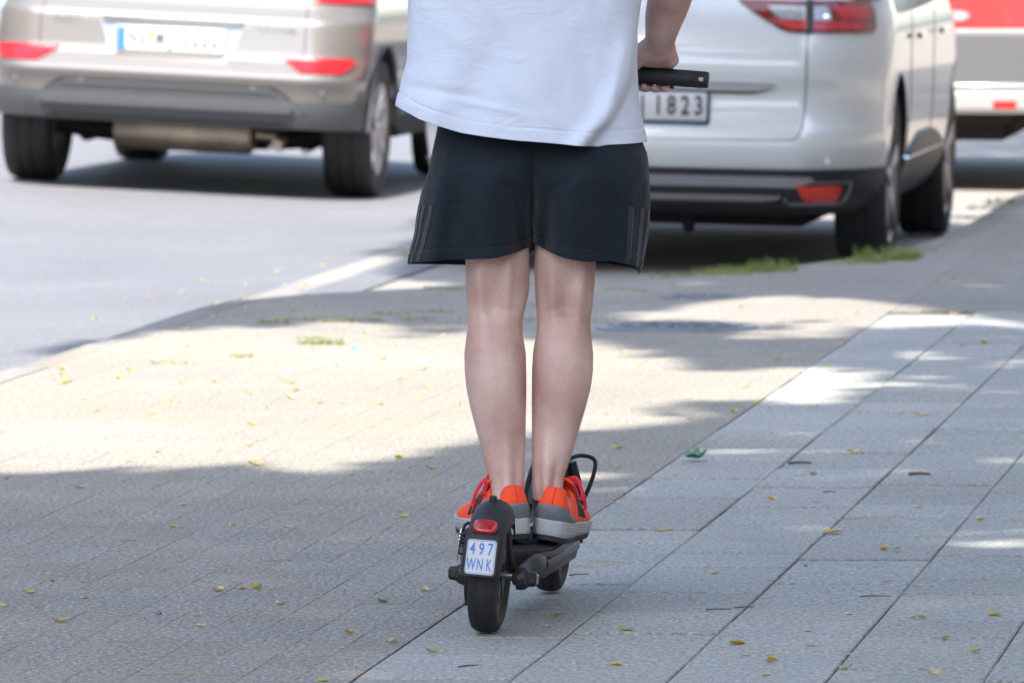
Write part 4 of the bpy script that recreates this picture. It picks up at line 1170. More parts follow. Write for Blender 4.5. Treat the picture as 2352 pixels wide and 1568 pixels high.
# ---- shorts: two wide legs that meet at the middle seam
SH_OUT = {-1: ([230, 275, 325, 400, 470, 540, 606], [1030, 1010, 998, 984, 965, 952, 940]), 1: ([230, 290, 325, 360, 400, 465, 540, 600, 627], [1440, 1458, 1474, 1485, 1491, 1495, 1489, 1478, 1467])}
YS = 14.63
def shorts_point(s, a, t, off=0.0):
    """a: 0 outer, 90 front, 180 inner, 270 back (degrees, outer side first); t: 0 hem .. 1 waist"""
    ca, sa = math.cos(a), math.sin(a)
    if s < 0:
        hem = np.interp(((math.degrees(a)) % 360), [0, 45, 90, 135, 180, 215, 250, 270, 290, 325, 360], [607, 612, 616, 606, 564, 566, 583, 588, 590, 598, 607])
    else:
        hem = np.interp(((math.degrees(a)) % 360), [0, 45, 90, 135, 180, 215, 250, 270, 290, 325, 360], [628, 618, 610, 600, 556, 559, 584, 594, 593, 606, 628])
    ytop = 236.0
    y = hem + (ytop - hem) * t
    z = CAM_H - (y + 270) * YS / F
    xo = (cinterp(y, *SH_OUT[s]) - 1176) / F * YS
    mid = (1222.5 - 1176) / F * YS
    xi = mid - s * np.interp(y, [200, 440, 520, 560, 600], [.022, .020, .012, .003, .001])
    cx, rx = (xo + xi) / 2, abs(xo - xi) / 2
    rb = cinterp(y, [236, 300, 350, 400, 480, 560, 620], [.060, .085, .116, .136, .132, .118, .112])
    rf = cinterp(y, [200, 300, 450, 620], [.115, .12, .13, .135])
    p = 2.3 if ca > 0 else cinterp(y, [300, 420, 500, 560, 620], [4.6, 3.2, 2.7, 2.5, 2.4])
    x = cx + s * rx * math.copysign(abs(ca) ** (2 / p), ca)
    pp = 2.3 if ca > 0 else p
    yw = YS + (rf if sa > 0 else rb) * math.copysign(abs(sa) ** (2 / pp), sa)
    xp = 1176 + F * x / YS
    if sa < .3:
        w = smooth(.3, -.1, sa)
        fo = 0.0
        cxp = 1222.5
        q = (xp - cxp) * s
        fo += .016 * math.exp(-((q - 95 - .05 * (y - 400)) / 40) ** 2) * smooth(330, 420, y)
        fo -= .010 * math.exp(-((q - 28 - .25 * (570 - y) * .3) / 16) ** 2) * smooth(400, 520, y)
        fo -= .009 * math.exp(-((q - 175 - .12 * (y - 450)) / 24) ** 2) * smooth(360, 520, y)
        fo += .008 * math.exp(-((q - 215 - .10 * (y - 450)) / 22) ** 2) * smooth(380, 540, y)
        fo -= .004 * math.exp(-((y - 420 + .55 * (q - 60)) / 12) ** 2) * math.exp(-((q - 55) / 45) ** 2)
        fo += .007 * math.sin((q - 20 - .10 * (y - 450)) / 21.0) * smooth(440, 590, y) * smooth(20, 60, q)
        yw -= w * fo * 1.6
        yw += w * .022 * math.exp(-(q / 11.0) ** 2) * smooth(360, 480, y)
    nv_ = Vector((x * 11, z * 7, yw * 11))
    dn = off + .006 * mnoise.noise(nv_) + .003 * (1 - 2 * abs(mnoise.noise(Vector((x * 9 + z * 9, z * 4 - x * 6, 1.7 * s))))) + .0016 * mnoise.noise(nv_ * 2.7)
    hd = hem - y
    if hd < 27: dn += .0010
    if 25 < hd < 29: dn -= .0014
    return Vector((x + s * ca * dn, yw + sa * dn, z))
V, Fc = [], []
for s in (-1, 1):
    rings = []
    for t in np.concatenate([np.linspace(0, .12, 22), np.linspace(.128, 1, 80)]):
        rings.append([shorts_point(s, 2 * math.pi * k / 160, t) for k in range(160)])
    Vv, Ff = loft(rings, True, False)
    if s < 0: Ff = [tuple(reversed(f)) for f in Ff]
    k = len(V); V += Vv; Fc += [tuple(i + k for i in f) for f in Ff]
shorts = mesh_obj("shorts", V, Fc, M['shorts'], person)
m = shorts.modifiers.new("thick", 'SOLIDIFY'); m.thickness = 0.0016; m.offset = -1
for s in (-1, 1):
    for a0 in ((-38, -24, -10) if s < 0 else (-50, -34, -18)):
        rings = []
        for t in np.linspace(0.002, .36, 40):
            lo, hi = R(a0 - 3.3), R(a0 + 3.3)
            k = 1 - .35 * t
            rings.append([shorts_point(s, lo + (hi - lo) * q / 5, t, .0016) for q in range(6)] + [shorts_point(s, hi + (lo - hi) * q / 5, t, .0002) for q in range(6)])
        Vv, Ff = loft(rings)
        mesh_obj("stripe", Vv, Ff, M['short_stripe'], shorts)

# ---- trainers
SL = 0.292
def sole_half(t, side):
    """half width of the sole at t (0 heel .. 1 toe); side +1 outer, -1 inner"""
    w = np.interp(t, [0, .004, .010, .02, .06, .14, .28, .42, .58, .72, .84, .93, .98, 1.0], [.0004, .011, .017, .0225, .0305, .0355, .0360, .0365, .0425, .0470, .0440, .033, .018, .004])
    if side < 0: w *= np.interp(t, [0, .3, .5, .7, 1], [1, .96, .86, .96, 1])
    return w
TS = np.concatenate([[0, .002, .004, .007, .010, .015, .02, .03, .05], np.linspace(.075, .92, 30), [.945, .965, .98, .992, 1.0]])
def sole_top(t): return np.interp(t, [0, .1, .35, .6, .8, 1], [.047, .045, .040, .035, .034, .040])
def sole_bot(t): return np.interp(t, [0, .06, .3, .75, .9, 1], [.008, .003, .0, .0, .004, .016])
def rim_h(t): return np.interp(t, [0, .012, .03, .055, .09, .15, .24, .31, .36, .45, .6, .75, .88, 1.0], [.110, .109, .104, .094, .080, .062, .072, .096, .104, .094, .078, .066, .058, .044])
def upper_point(t, side, q, lat, off=0.0):
    """q 0 at the sole .. 1 at the rim / ridge. side is the geometric side (+x or -x), lat = +1 if that side is the outer one"""
    w = sole_half(t, lat) * .965
    zb = sole_top(t) - .004; zr = rim_h(t)
    op = 1 - smooth(.30, .40, t)
    wr = np.interp(t, [0, .004, .010, .02, .06, .14, .25, .34], [.0002, .0085, .013, .0175, .0245, .029, .029, .022])
    ang = q * math.pi / 2
    closed = w * math.cos(ang) ** .85; opened = w + (wr - w) * q ** 1.3 + .004 * math.sin(q * math.pi) * smooth(0, .06, t)
    x = closed * (1 - op) + opened * op
    zc = zb + (zr - zb) * math.sin(ang) ** .9; zo = zb + (zr - zb) * q
    z = zc * (1 - op) + zo * op
    y = t * SL
    # heel leans a little and rounds off
    y += .008 * math.sin(q * math.pi) * (-1 if t < .05 else 0) + (.010 * q * q if t < .06 else 0)
    nx = math.cos(ang * .8); nz = math.sin(ang * .6) * .6
    hb = 1 - smooth(0, .05, t)
    return Vector((side * (x + off * nx * (1 - .6 * hb)), y - off * hb, z + off * nz * (0 if t < .05 else 1)))
def grid_obj(name, G_, mt, parent, thick=None):
    nr, nc = len(G_), len(G_[0]); V = [p for r in G_ for p in r]; Fc = []
    for i in range(nr - 1):
        for j in range(nc - 1): Fc.append((i * nc + j, i * nc + j + 1, (i + 1) * nc + j + 1, (i + 1) * nc + j))
    o = mesh_obj(name, V, Fc, mt, parent)
    if thick:
        m_ = o.modifiers.new("thick", 'SOLIDIFY'); m_.thickness = thick; m_.offset = 0
    return o
def make_shoe(sd):
    fm = SHOE[sd]; outer = 1 if sd == 'r' else -1
    # upper: left rim -> sole -> right rim as one grid, with an inside lip
    Gd = []
    qs = np.linspace(1, 0, 15)
    for t in TS:
        row = []
        for side in (-1, 1):
            qq = qs if side < 0 else qs[::-1]
            pr = [upper_point(t, side, q, side * outer) for q in qq]
            lip = [upper_point(t, side, 1, side * outer) + Vector((-side * min(.006, .6 * abs(upper_point(t, side, 1, 1).x)), 0, -.003)), upper_point(t, side, 1, side * outer) + Vector((-side * min(.008, .8 * abs(upper_point(t, side, 1, 1).x)), 0, -.045))]
            row += (lip[::-1] + pr) if side < 0 else (pr + lip)
        Gd.append([fm @ p for p in row])
    up = grid_obj("shoe", Gd, M['orange'], person)
    # sole, stacked outlines with shallow grooves round the side
    lv = [(0.0, .90), (.06, .97), (.30, 1.0), (.36, 1.015), (.42, .985), (.48, 1.015), (.56, 1.02), (.60, .99), (.64, 1.02), (.72, 1.015), (.76, .99), (.80, 1.01), (.96, 1.0), (1.0, .95)]
    rings = []
    for f, sc_ in lv:
        ring = []
        for t in TS: ring.append(Vector((sole_half(t, outer) * 1.04 * sc_, t * SL + (t - .5) * .010 * sc_, sole_bot(t) + .010 + (sole_top(t) - sole_bot(t) - .010) * f)))
        for t in TS[::-1]: ring.append(Vector((-sole_half(t, -outer) * 1.04 * sc_, t * SL + (t - .5) * .010 * sc_, sole_bot(t) + .010 + (sole_top(t) - sole_bot(t) - .010) * f)))
        rings.append([fm @ p for p in ring])
    Vv, Ff = loft(rings); auto_smooth(mesh_obj("midsole", Vv, Ff, M['midsole'], up), 60)
    rings = []
    for f, sc_ in ((0.0, .93), (.4, .97), (1.0, .97)):
        ring = []
        for t in TS: ring.append(Vector((sole_half(t, outer) * 1.02 * sc_, t * SL + (t - .5) * .006, sole_bot(t) + .011 * f)))
        for t in TS[::-1]: ring.append(Vector((-sole_half(t, -outer) * 1.02 * sc_, t * SL + (t - .5) * .006, sole_bot(t) + .011 * f)))
        rings.append([fm @ p for p in ring])
    Vv, Ff = loft(rings); auto_smooth(mesh_obj("outsole", Vv, Ff, M['outsole'], up), 40)
    # grey heel counter, round the back
    Gd = []
    tl = [.36, .33, .30, .27, .24, .21, .18, .15, .12, .09, .07, .05, .03, .018, .008, 0.0]
    for side, ts_ in ((outer, tl), (-outer, tl[-2::-1])):
        for t in ts_:
            qm = np.interp(t, [0, .05, .12, .20, .28, .36], [.50, .50, .45, .36, .20, .03])
            Gd.append([fm @ upper_point(t, side, qm * k / 9, side * outer, .0016) for k in range(10)])
    grid_obj("heel_counter", Gd, M['shoe_grey'], up, .0012)
    tube("heel_seam", [fm @ (upper_point(0.0, 1, q, 1) + Vector((0, -.0012, 0))) for q in np.linspace(.52, .97, 8)], .0011, M['pink'], up, 6)
    # three stripes on each side
    for side in (-1, 1):
        for k in range(3):
            t0 = .43 + k * .062
            Gd = [[fm @ upper_point(t0 + dt + .085 * (1 - q) - .05, side, q, side * outer, .0014) for dt in (-.018, -.006, .006, .018)] for q in np.linspace(.14, .80, 12)]
            grid_obj("stripe", Gd, M['shoe_stripe'], up, .0010)
    # tongue and laces
    Gd = []
    for t in np.linspace(.30, .62, 14):
        z = np.interp(t, [.30, .34, .40, .62], [.122, .120, .106, .080]); hw = np.interp(t, [.30, .62], [.024, .017])
        Gd.append([fm @ Vector((hw * k / 4, t * SL - (.008 if t < .33 else 0), z - .010 * abs(k / 4) ** 2)) for k in range(-4, 5)])
    grid_obj("tongue", Gd, M['orange'], up, .005)
    for k in range(5):
        t = .40 + k * .045; z = rim_h(t) + .004
        pts = [fm @ Vector((x * .024, t * SL + .006 * x, z - .006 * x * x)) for x in (-1, -.5, 0, .5, 1)]
        tube("lace", pts, .0026, M['pink'], up, 8, 3, 1.6)
    z = rim_h(.37) + .010; t = .36
    for s2, ln in ((1, 1.0), (-1, .85)):
        lp = [Vector((0, t * SL, z)), Vector((s2 * .020, t * SL - .010, z + .012)), Vector((s2 * .034 * ln, t * SL - .014, z + .002)), Vector((s2 * .042 * ln, t * SL - .014, z - .022)), Vector((s2 * .036 * ln, t * SL - .006, z - .028)), Vector((s2 * .024, t * SL, z - .008)), Vector((0, t * SL, z))]
        tube("lace_loop", [fm @ p for p in lp], .0034, M['pink'], up, 8, 6, .45)
        tube("lace_end", [fm @ p for p in (Vector((0, t * SL, z)), Vector((s2 * .022, t * SL + .010, z + .002)), Vector((s2 * .040, t * SL + .016, z - .022)), Vector((s2 * .046, t * SL + .026, z - .050)))], .0034, M['pink'], up, 8, 5, .5)
    return up
for sd in ('l', 'r'):
    make_shoe(sd)
    fm = SHOE[sd]
    rows = LEG[sd]
    rings = []
    for y in (1145, 1155, 1175, 1195, 1215):
        r_ = np.array(rows); xl, xr, Y = (np.interp(y, r_[:, 0], r_[:, j]) for j in (1, 2, 3)); df, db = (np.interp(y, r_[:, 0], r_[:, j]) for j in (4, 5))
        a, b = P(xl, y, Y), P(xr, y, Y)
        rings.append(hring(((a.x + b.x) / 2, Y, (a.z + b.z) / 2), (b.x - a.x) / 2 + .002, df + .002, db + .002, 32))
    Vv, Ff = loft(rings, True, False)
    mesh_obj("sock", Vv, Ff, M['sock'], person)
# ------------------------------------------------------------------ cars (local frame: x right, y forward from the tail, z up from the road)
class Shell:
    """body shape as stacked plan outlines: rows (z, half width, tail y, nose y, corner width, corner depth)"""
    def __init__(s, rows, bulge=0.03, front=(0.45, 0.75)):
        r = np.array(rows); s.z = r[:, 0]; s.r = r; s.bulge = bulge; s.front = front
    def par(s, z): return [float(np.interp(z, s.z, s.r[:, j])) for j in range(1, 6)]
    def pos(s, sv, z):
        w, yr, yf, cx, cy = s.par(z)
        sg = -1 if sv < 0 else 1; sv = abs(sv); a = w - cx; cl = 0.8 * (cx + cy)
        yb = yr + s.bulge * (a / w) ** 2
        if sv <= a: x, y = sv, yr + s.bulge * (sv / w) ** 2
        elif sv <= a + cl:
            th = (sv - a) / cl * math.pi / 2; x, y = a + cx * math.sin(th), yb + cy * (1 - math.cos(th))
        else: x, y = w, yb + cy + (sv - a - cl)
        return Vector((sg * x, y, z))
    def nrm(s, sv, z):
        e = 0.004
        a = s.pos(sv + e, z) - s.pos(sv - e, z); b = s.pos(sv, z + e) - s.pos(sv, z - e)
        n = a.cross(b)
        return n.normalized() if n.length > 0 else Vector((0, -1, 0))
    def s_side(s, y, z):
        w, yr, yf, cx, cy = s.par(z); a = w - cx
        return a + 0.8 * (cx + cy) + (y - (yr + s.bulge * (a / w) ** 2 + cy))
    def ring(s, z, nb=14, nc=14, ns=34, nf=14, off=0.0):
        w, yr, yf, cx, cy = s.par(z); a = w - cx; cl = 0.8 * (cx + cy); yb = yr + s.bulge * (a / w) ** 2
        pts = [s.pos(a * k / nb, z) for k in range(nb)] + [s.pos(a + cl * k / nc, z) for k in range(nc)]
        fx, fy = s.front; y0, y1 = yb + cy, yf - fy
        pts += [Vector((w, y0 + (y1 - y0) * k / ns, z)) for k in range(ns)]
        for k in range(nf + 1):
            th = k / nf * math.pi / 2
            pts.append(Vector((w - fx * (1 - math.cos(th)), y1 + fy * math.sin(th) * 0.94, z)))
        pts.append(Vector(((w - fx) * .5, yf - fy * .015, z)))
        pts.append(Vector((0, yf, z)))
        out = pts + [Vector((-p.x, p.y, p.z)) for p in pts[-2:0:-1]]
        if off:
            c = Vector((0, (yr + yf) / 2, z)); hy = (yf - yr) / 2
            out = [Vector((p.x * (1 + off / w), c.y + (p.y - c.y) * (1 + off / hy), z)) for p in out]
        return out
def shell_mesh(name, sh, zs, mt, parent, off=0.0, arches=(), dark=None):
    rings = [sh.ring(z, off=off) for z in zs]
    V, Fc = loft(rings)
    o = mesh_obj(name, V, Fc, mt, None, sm=True)
    bm = bmesh.new(); bm.from_mesh(o.data)
    bmesh.ops.triangulate(bm, faces=[f for f in bm.faces if len(f.verts) > 4])
    bmesh.ops.recalc_face_normals(bm, faces=bm.faces[:]); bm.to_mesh(o.data); bm.free()
    for (x0, x1, y, z, r) in arches:
        bmc = bmesh.new()
        bmesh.ops.create_cone(bmc, cap_ends=True, segments=64, radius1=r, radius2=r, depth=abs(x1 - x0), matrix=Matrix.Translation(((x0 + x1) / 2, y, z)) @ Matrix.Rotation(math.pi / 2, 4, 'Y'))
        bmesh.ops.recalc_face_normals(bmc, faces=bmc.faces[:])
        mc = bpy.data.meshes.new("cut"); bmc.to_mesh(mc); bmc.free()
        oc = bpy.data.objects.new("cut", mc); col.objects.link(oc)
        md = o.modifiers.new("b", 'BOOLEAN'); md.operation = 'DIFFERENCE'; md.object = oc; md.solver = 'EXACT'
        dg = bpy.context.evaluated_depsgraph_get(); dg.update()
        me = bpy.data.meshes.new_from_object(o.evaluated_get(dg))
        o.modifiers.clear(); old = o.data; o.data = me; bpy.data.meshes.remove(old)
        bpy.data.objects.remove(oc); bpy.data.meshes.remove(mc)
    me = o.data; me.materials.clear(); me.materials.append(mt); me.materials.append(dark or M['under'])
    for p in me.polygons:
        p.material_index = 0; p.use_smooth = True
        for (x0, x1, y, z, r) in arches:
            d = math.hypot(p.center.y - y, p.center.z - z)
            if d < r * 1.004 and min(x0, x1) - .01 < p.center.x < max(x0, x1) + .01 and (abs(p.normal.x) < .5 or d < r * .96 ):
                p.material_index = 1
    try: me.set_sharp_from_angle(angle=R(38))
    except Exception: pass
    o.parent = parent
    return o
def patch(name, sh, rows, mt, parent, off=0.006, depth=0.02, ns=14, sub=3, sm=True):
    """panel lying on the shell; rows (z, s from, s to) from bottom to top"""
    r = np.array(rows); t = np.linspace(0, len(rows) - 1, (len(rows) - 1) * sub + 1)
    G1, G2 = [], []
    for q in t:
        z, a, b = (float(np.interp(q, range(len(rows)), r[:, j])) for j in range(3))
        r1, r2 = [], []
        for k in range(ns + 1):
            sv = a + (b - a) * k / ns
            p, n = sh.pos(sv, z), sh.nrm(sv, z)
            r1.append(p + n * off); r2.append(p + n * (off - depth))
        G1.append(r1); G2.append(r2)
    nr, nc = len(G1), ns + 1
    V = [p for r_ in G1 for p in r_] + [p for r_ in G2 for p in r_]; B = nr * nc; Fc = []
    for i in range(nr - 1):
        for j in range(nc - 1):
            a = i * nc + j; Fc.append((a, a + 1, a + nc + 1, a + nc)); Fc.append((B + a, B + a + nc, B + a + nc + 1, B + a + 1))
    bd = [(0, j) for j in range(nc)] + [(i, nc - 1) for i in range(1, nr)] + [(nr - 1, j) for j in range(nc - 2, -1, -1)] + [(i, 0) for i in range(nr - 2, 0, -1)]
    for q in range(len(bd)):
        a = bd[q][0] * nc + bd[q][1]; b_ = bd[(q + 1) % len(bd)]; b_ = b_[0] * nc + b_[1]
        Fc.append((a, B + a, B + b_, b_))
    o = mesh_obj(name, V, Fc, mt, parent)
    bm = bmesh.new(); bm.from_mesh(o.data); bmesh.ops.recalc_face_normals(bm, faces=bm.faces[:]); bm.to_mesh(o.data); bm.free()
    return auto_smooth(o, 40)
def line(name, sh, pts, mt, parent, r=0.004, off=0.0):
    P_ = []
    for a, b in zip(pts[:-1], pts[1:]):
        for k in range(10):
            q = k / 10; P_.append((a[0] + (b[0] - a[0]) * q, a[1] + (b[1] - a[1]) * q))
    P_.append(pts[-1])
    return tube(name, [sh.pos(s_, z) + sh.nrm(s_, z) * off for s_, z in P_], r, mt, parent, 8)
def car_wheel(parent, x, y, z, rad, w, side, spokes, mt_rim, rim_r, spoke_w=.03):
    root = lathe("wheel", [(rim_r * .98, -w * .46), (rad * .86, -w * .52), (rad * .955, -w * .49), (rad * .992, -w * .40), (rad, -w * .30), (rad, -w * .17), (rad - .007, -w * .16), (rad - .007, -w * .11), (rad, -w * .10), (rad, w * .10), (rad - .007, w * .11), (rad - .007, w * .16), (rad, w * .17), (rad, w * .30), (rad * .992, w * .40), (rad * .955, w * .49), (rad * .86, w * .52), (rim_r * .98, w * .46)], M['tyre'], parent, 64, 'X', (x, y, z))
    o = side
    lathe("rim", [(rim_r * .99, -w * .44), (rim_r, -w * .47), (rim_r * .93, -w * .42), (rim_r * .90, w * .3 * o), (rim_r * .93, w * .42), (rim_r, w * .47), (rim_r * .99, w * .44)], mt_rim, root, 64, 'X', (x, y, z))
    lathe("brake_drum", [(.002, o * .01), (rim_r * .72, o * .01), (rim_r * .72, o * .03), (.002, o * .03)], M['dark_steel'], root, 32, 'X', (x, y, z))
    bm = bmesh.new()
    for k in range(spokes):
        a = 2 * math.pi * (k + .3) / spokes
        for da in (-.11, .11):
            c = Vector((x + o * w * .40, y + math.cos(a + da * .6) * rim_r * .56, z + math.sin(a + da * .6) * rim_r * .56))
            box_bm(bm, c, (.022, rim_r * .84, spoke_w), Matrix.Rotation(a + da, 4, 'X') @ Matrix.Rotation(-.07 * o, 4, 'Z'), .005)
    tag(auto_smooth(bm_obj("spokes", bm, mt_rim, root)), kind='stuff')
    lathe("hub_cap", [(.002, o * w * .40), (rim_r * .19, o * w * .38), (rim_r * .17, o * w * .46), (.002, o * w * .48)], mt_rim, root, 24, 'X', (x, y, z))
    return root
def greenhouse(parent, rows, roof_mt, body_mt):
    """rows (z, half width, tail y, nose y)"""
    def rr(z, w, y0, y1, f=1.0):
        pts = []
        for (cx, cy, a0) in ((w - .12, y1 - .25, 0), (-w + .12, y1 - .25, 90), (-w + .12, y0 + .2, 180), (w - .12, y0 + .2, 270)):
            for k in range(7):
                a = R(a0 + 90 * k / 6); pts.append(Vector((cx + .12 * math.cos(a), cy + (.25 if a0 < 180 else .2) * math.sin(a), z)))
        return pts
    V, Fc = loft([rr(*r) for r in rows])
    auto_smooth(mesh_obj("windows", V, Fc, M['glass'], parent), 40)
    z, w, y0, y1 = rows[-1]
    V, Fc = loft([rr(z - .03, w + .012, y0 - .03, y1 + .03), rr(z + .02, w, y0 - .02, y1), rr(z + .045, w - .08, y0 + .08, y1 - .12), rr(z + .05, w - .25, y0 + .3, y1 - .4)])
    auto_smooth(mesh_obj("roof", V, Fc, roof_mt, parent), 40)
    zb, wb, yb0, yb1 = rows[0]
    for s in (-1, 1):
        for f0 in (0.0, .36, .66, 1.0):
            a = Vector((s * (wb + .004), yb0 + .2 + (yb1 - yb0 - .45) * f0, zb)); b = Vector((s * (w + .004), y0 + .2 + (y1 - y0 - .45) * f0, z))
            tube("pillar", [a, a.lerp(b, .5) + Vector((s * .012, 0, 0)), b], .03 if f0 not in (0.0,) else .06, body_mt, parent, 10, 4, .5)
def plate_board(parent, c, w, h, mt, face=-1):
    return None
ROTX = Matrix.Rotation(math.pi / 2, 4, 'X')

# ================= silver SUV in the lane
TU = UV(*toUV(Vector((-1.685, 36.5, 0))), 0)
tu_u = toUV(TU)[0]
tu = empty("silver_suv", (TU.x, TU.y, road_z(tu_u) + 0.001), (0, R(2.7), R(-8.5)))
tag(tu, "silver grey SUV with grey plastic bumper cladding, standing in the sunlit road", "car")
TS_ = Shell([  # z, half width, tail y, nose y, corner width, corner depth
 (.29, .86, .40, 4.28, .26, .30), (.325, .88, .24, 4.36, .26, .32), (.345, .887, .10, 4.37, .26, .32), (.42, .895, .055, 4.42, .26, .34), (.50, .90, .040, 4.45, .26, .36), (.55, .905, .014, 4.46, .25, .38), (.572, .91, .001, 4.46, .25, .40), (.586, .912, .0, 4.46, .25, .40), (.602, .915, .014, 4.46, .25, .40),
 (.640, .92, .058, 4.46, .25, .38), (.665, .922, .088, 4.45, .25, .36), (.68, .922, .098, 4.44, .25, .36), (.76, .922, .108, 4.42, .25, .36), (.845, .92, .118, 4.38, .26, .38), (.860, .918, .124, 4.36, .26, .38), (.885, .916, .152, 4.33, .27, .40), (.93, .91, .205, 4.26, .27, .41), (1.02, .885, .25, 4.05, .30, .44), (1.06, .86, .30, 3.9, .30, .46)])
AW = .915
WY0, WY1, WZ, WRr = 0.86, 3.53, .338, .338
arch = [(s * (AW - .30), s * (AW + .2), y, WZ, .40) for s in (-1, 1) for y in (WY0, WY1)]
zs = [.345, .36, .38, .42, .46, .50, .53, .55, .562, .572, .579, .586, .594, .602, .62, .640, .652, .665, .672, .68, .71, .735, .76, .79, .82, .845, .857, .868, .885, .90, .925, .95, .985, 1.02, 1.06]
shell_mesh("body", TS_, zs, M['silver'], tu, 0, arch)
shell_mesh("lower_cladding", TS_, [.338, .345, .36, .40, .44, .465, .478], M['cladding'], tu, .008, [(a[0], a[1], a[2], a[3], .392) for a in arch])
for s in (-1, 1):
    for y in (WY0, WY1):
        th = [R(a) for a in range(-8, 189, 7)]
        pts = [Vector((s * (AW + .004), y + .412 * math.cos(a), WZ + .412 * math.sin(a))) for a in th if WZ + .412 * math.sin(a) > .33]
        tube("arch_trim", pts, .014, M['cladding'], tu, 8, 0, .5)
bm = bmesh.new(); box_bm(bm, (0, 2.45, .35), (1.15, 3.1, .15), None, .02); box_bm(bm, (-.865, 2.2, .33), (.12, 1.75, .10), None, .02); box_bm(bm, (.865, 2.2, .33), (.12, 1.75, .10), None, .02); box_bm(bm, (0, 2.25, .66), (1.15, 3.9, .6), None, .02)
bm_obj("underbody", bm, M['under'], tu)
# centre panel of the rear bumper (trapezoid) with its dark edge
patch("bumper_gap", TS_, [(.352, -.735, .735), (.44, -.66, .66), (.515, -.565, .565), (.540, -.52, .52)], M['gap'], tu, .006, .02, 24, 4)
dif = patch("bumper_panel", TS_, [(.358, -.705, .705), (.38, -.695, .695), (.44, -.645, .645), (.51, -.55, .55), (.530, -.50, .50)], M['cladding'], tu, .022, .03, 24, 4)
patch("bumper_ridge", TS_, [(.425, -.60, .60), (.445, -.62, .62), (.465, -.60, .60)], M['cladding'], dif, .040, .03, 24, 4)
patch("bumper_lip", TS_, [(.352, -.60, .60), (.372, -.57, .57), (.38, -.55, .55)], M['black_plastic'], dif, .028, .03, 24, 3)
for s in (-1, 1):
    patch("rear_reflector", TS_, [(.612, s * .645, s * .89), (.64, s * .60, s * .935), (.668, s * .56, s * .95), (.688, s * .545, s * .94)], M['red_lens'], tu, .012, .04, 12, 3)
    lathe("parking_sensor", [(.001, 0), (.009, 0), (.009, .004), (.001, .004)], M['silver'], tu, 16, 'Y', TS_.pos(s * .42, .535) + Vector((0, -.006, 0)))
    lathe("parking_sensor", [(.001, 0), (.009, 0), (.009, .004), (.001, .004)], M['silver'], tu, 16, 'Y', TS_.pos(s * .78, .525) + Vector((0, -.006, 0)))
    line("shut_line", TS_, [(s * .645, .69), (s * .648, .78), (s * .645, .88), (s * .625, 1.0)], M['gap'], tu, .0032, -.0012)
    patch("tail_lamp", TS_, [(.945, s * .50, s * 1.10), (.985, s * .47, s * 1.22), (1.035, s * .45, s * 1.30)], M['red_lens'], tu, .012, .03, 14, 3)
    ss = TS_.s_side(1.75, .84)
    patch("door_handle", TS_, [(.845, s * ss, s * (ss + .20)), (.865, s * ss, s * (ss + .20))], M['silver'], tu, .03, .02, 6, 1)
    ss = TS_.s_side(2.75, .84)
    patch("door_handle", TS_, [(.845, s * ss, s * (ss + .20)), (.865, s * ss, s * (ss + .20))], M['silver'], tu, .03, .02, 6, 1)
    for y in (1.55, 2.55):
        ss = TS_.s_side(y, .7); line("shut_line", TS_, [(s * ss, .50), (s * ss, 1.0)], M['gap'], tu, .0035, -.001)
    bm = bmesh.new(); box_bm(bm, (s * 1.00, 3.05, 1.10), (.22, .12, .16), None, .04, 3); auto_smooth(bm_obj("mirror", bm, M['silver'], tu))
line("shut_line", TS_, [(-.645, .682), (0, .682), (.645, .682)], M['gap'], tu, .0035, -.002)
# plate recess with dark brow, pale plate, blue band, worn dark characters
patch("plate_recess", TS_, [(.668, -.305, .305), (.75, -.325, .325), (.822, -.355, .355)], M['silver_trim'], tu, .003, .02, 16, 3)
patch("plate_brow", TS_, [(.824, -.335, .335), (.842, -.345, .345)], M['silver'], tu, .034, .05, 16, 2)
pc = TS_.pos(0, .735) + Vector((0, -.022, 0))
pf = box("plate_frame", pc + Vector((0, .006, 0)), (.545, .014, .138), M['cream_trim'], tu, None, .004)
pl = box("number_plate", pc + Vector((0, -.004, .006)), (.52, .008, .112), M['plate_white'], tu, None, .003)
box("blue_band", pc + Vector((-.240, -.009, .006)), (.040, .003, .106), M['plate_blue'], pl, None, .0008, 1)
ink = mat("faded_ink", (0.10, 0.105, 0.11), 0.5)
for ch, x in (("N", -.185), ("E", -.135), ("M", -.050), ("J", 0.005), ("5", .075), ("2", .122), ("2", .169), ("2", .216)):
    text_obj("character", ch, .098, ink, pl, Matrix.Translation(pc + Vector((x, -.0085, .008))) @ ROTX, .0006, .62, .0035)
box("seal", pc + Vector((-.094, -.009, .030)), (.028, .003, .028), M['fallen_lime'], pl, None, .0009, 1)
for (tx, s0, mtx_) in (("TUCSON", -.50, .84), ("CRDi 4WD", .50, .832)):
    n_ = TS_.nrm(s0, mtx_ - .02)
    text_obj("badge", tx, .042, M['silver_trim'], tu, Matrix.Translation(TS_.pos(s0, mtx_ - .02) + n_ * .004) @ ROTX, .002, 1.0, .0006)
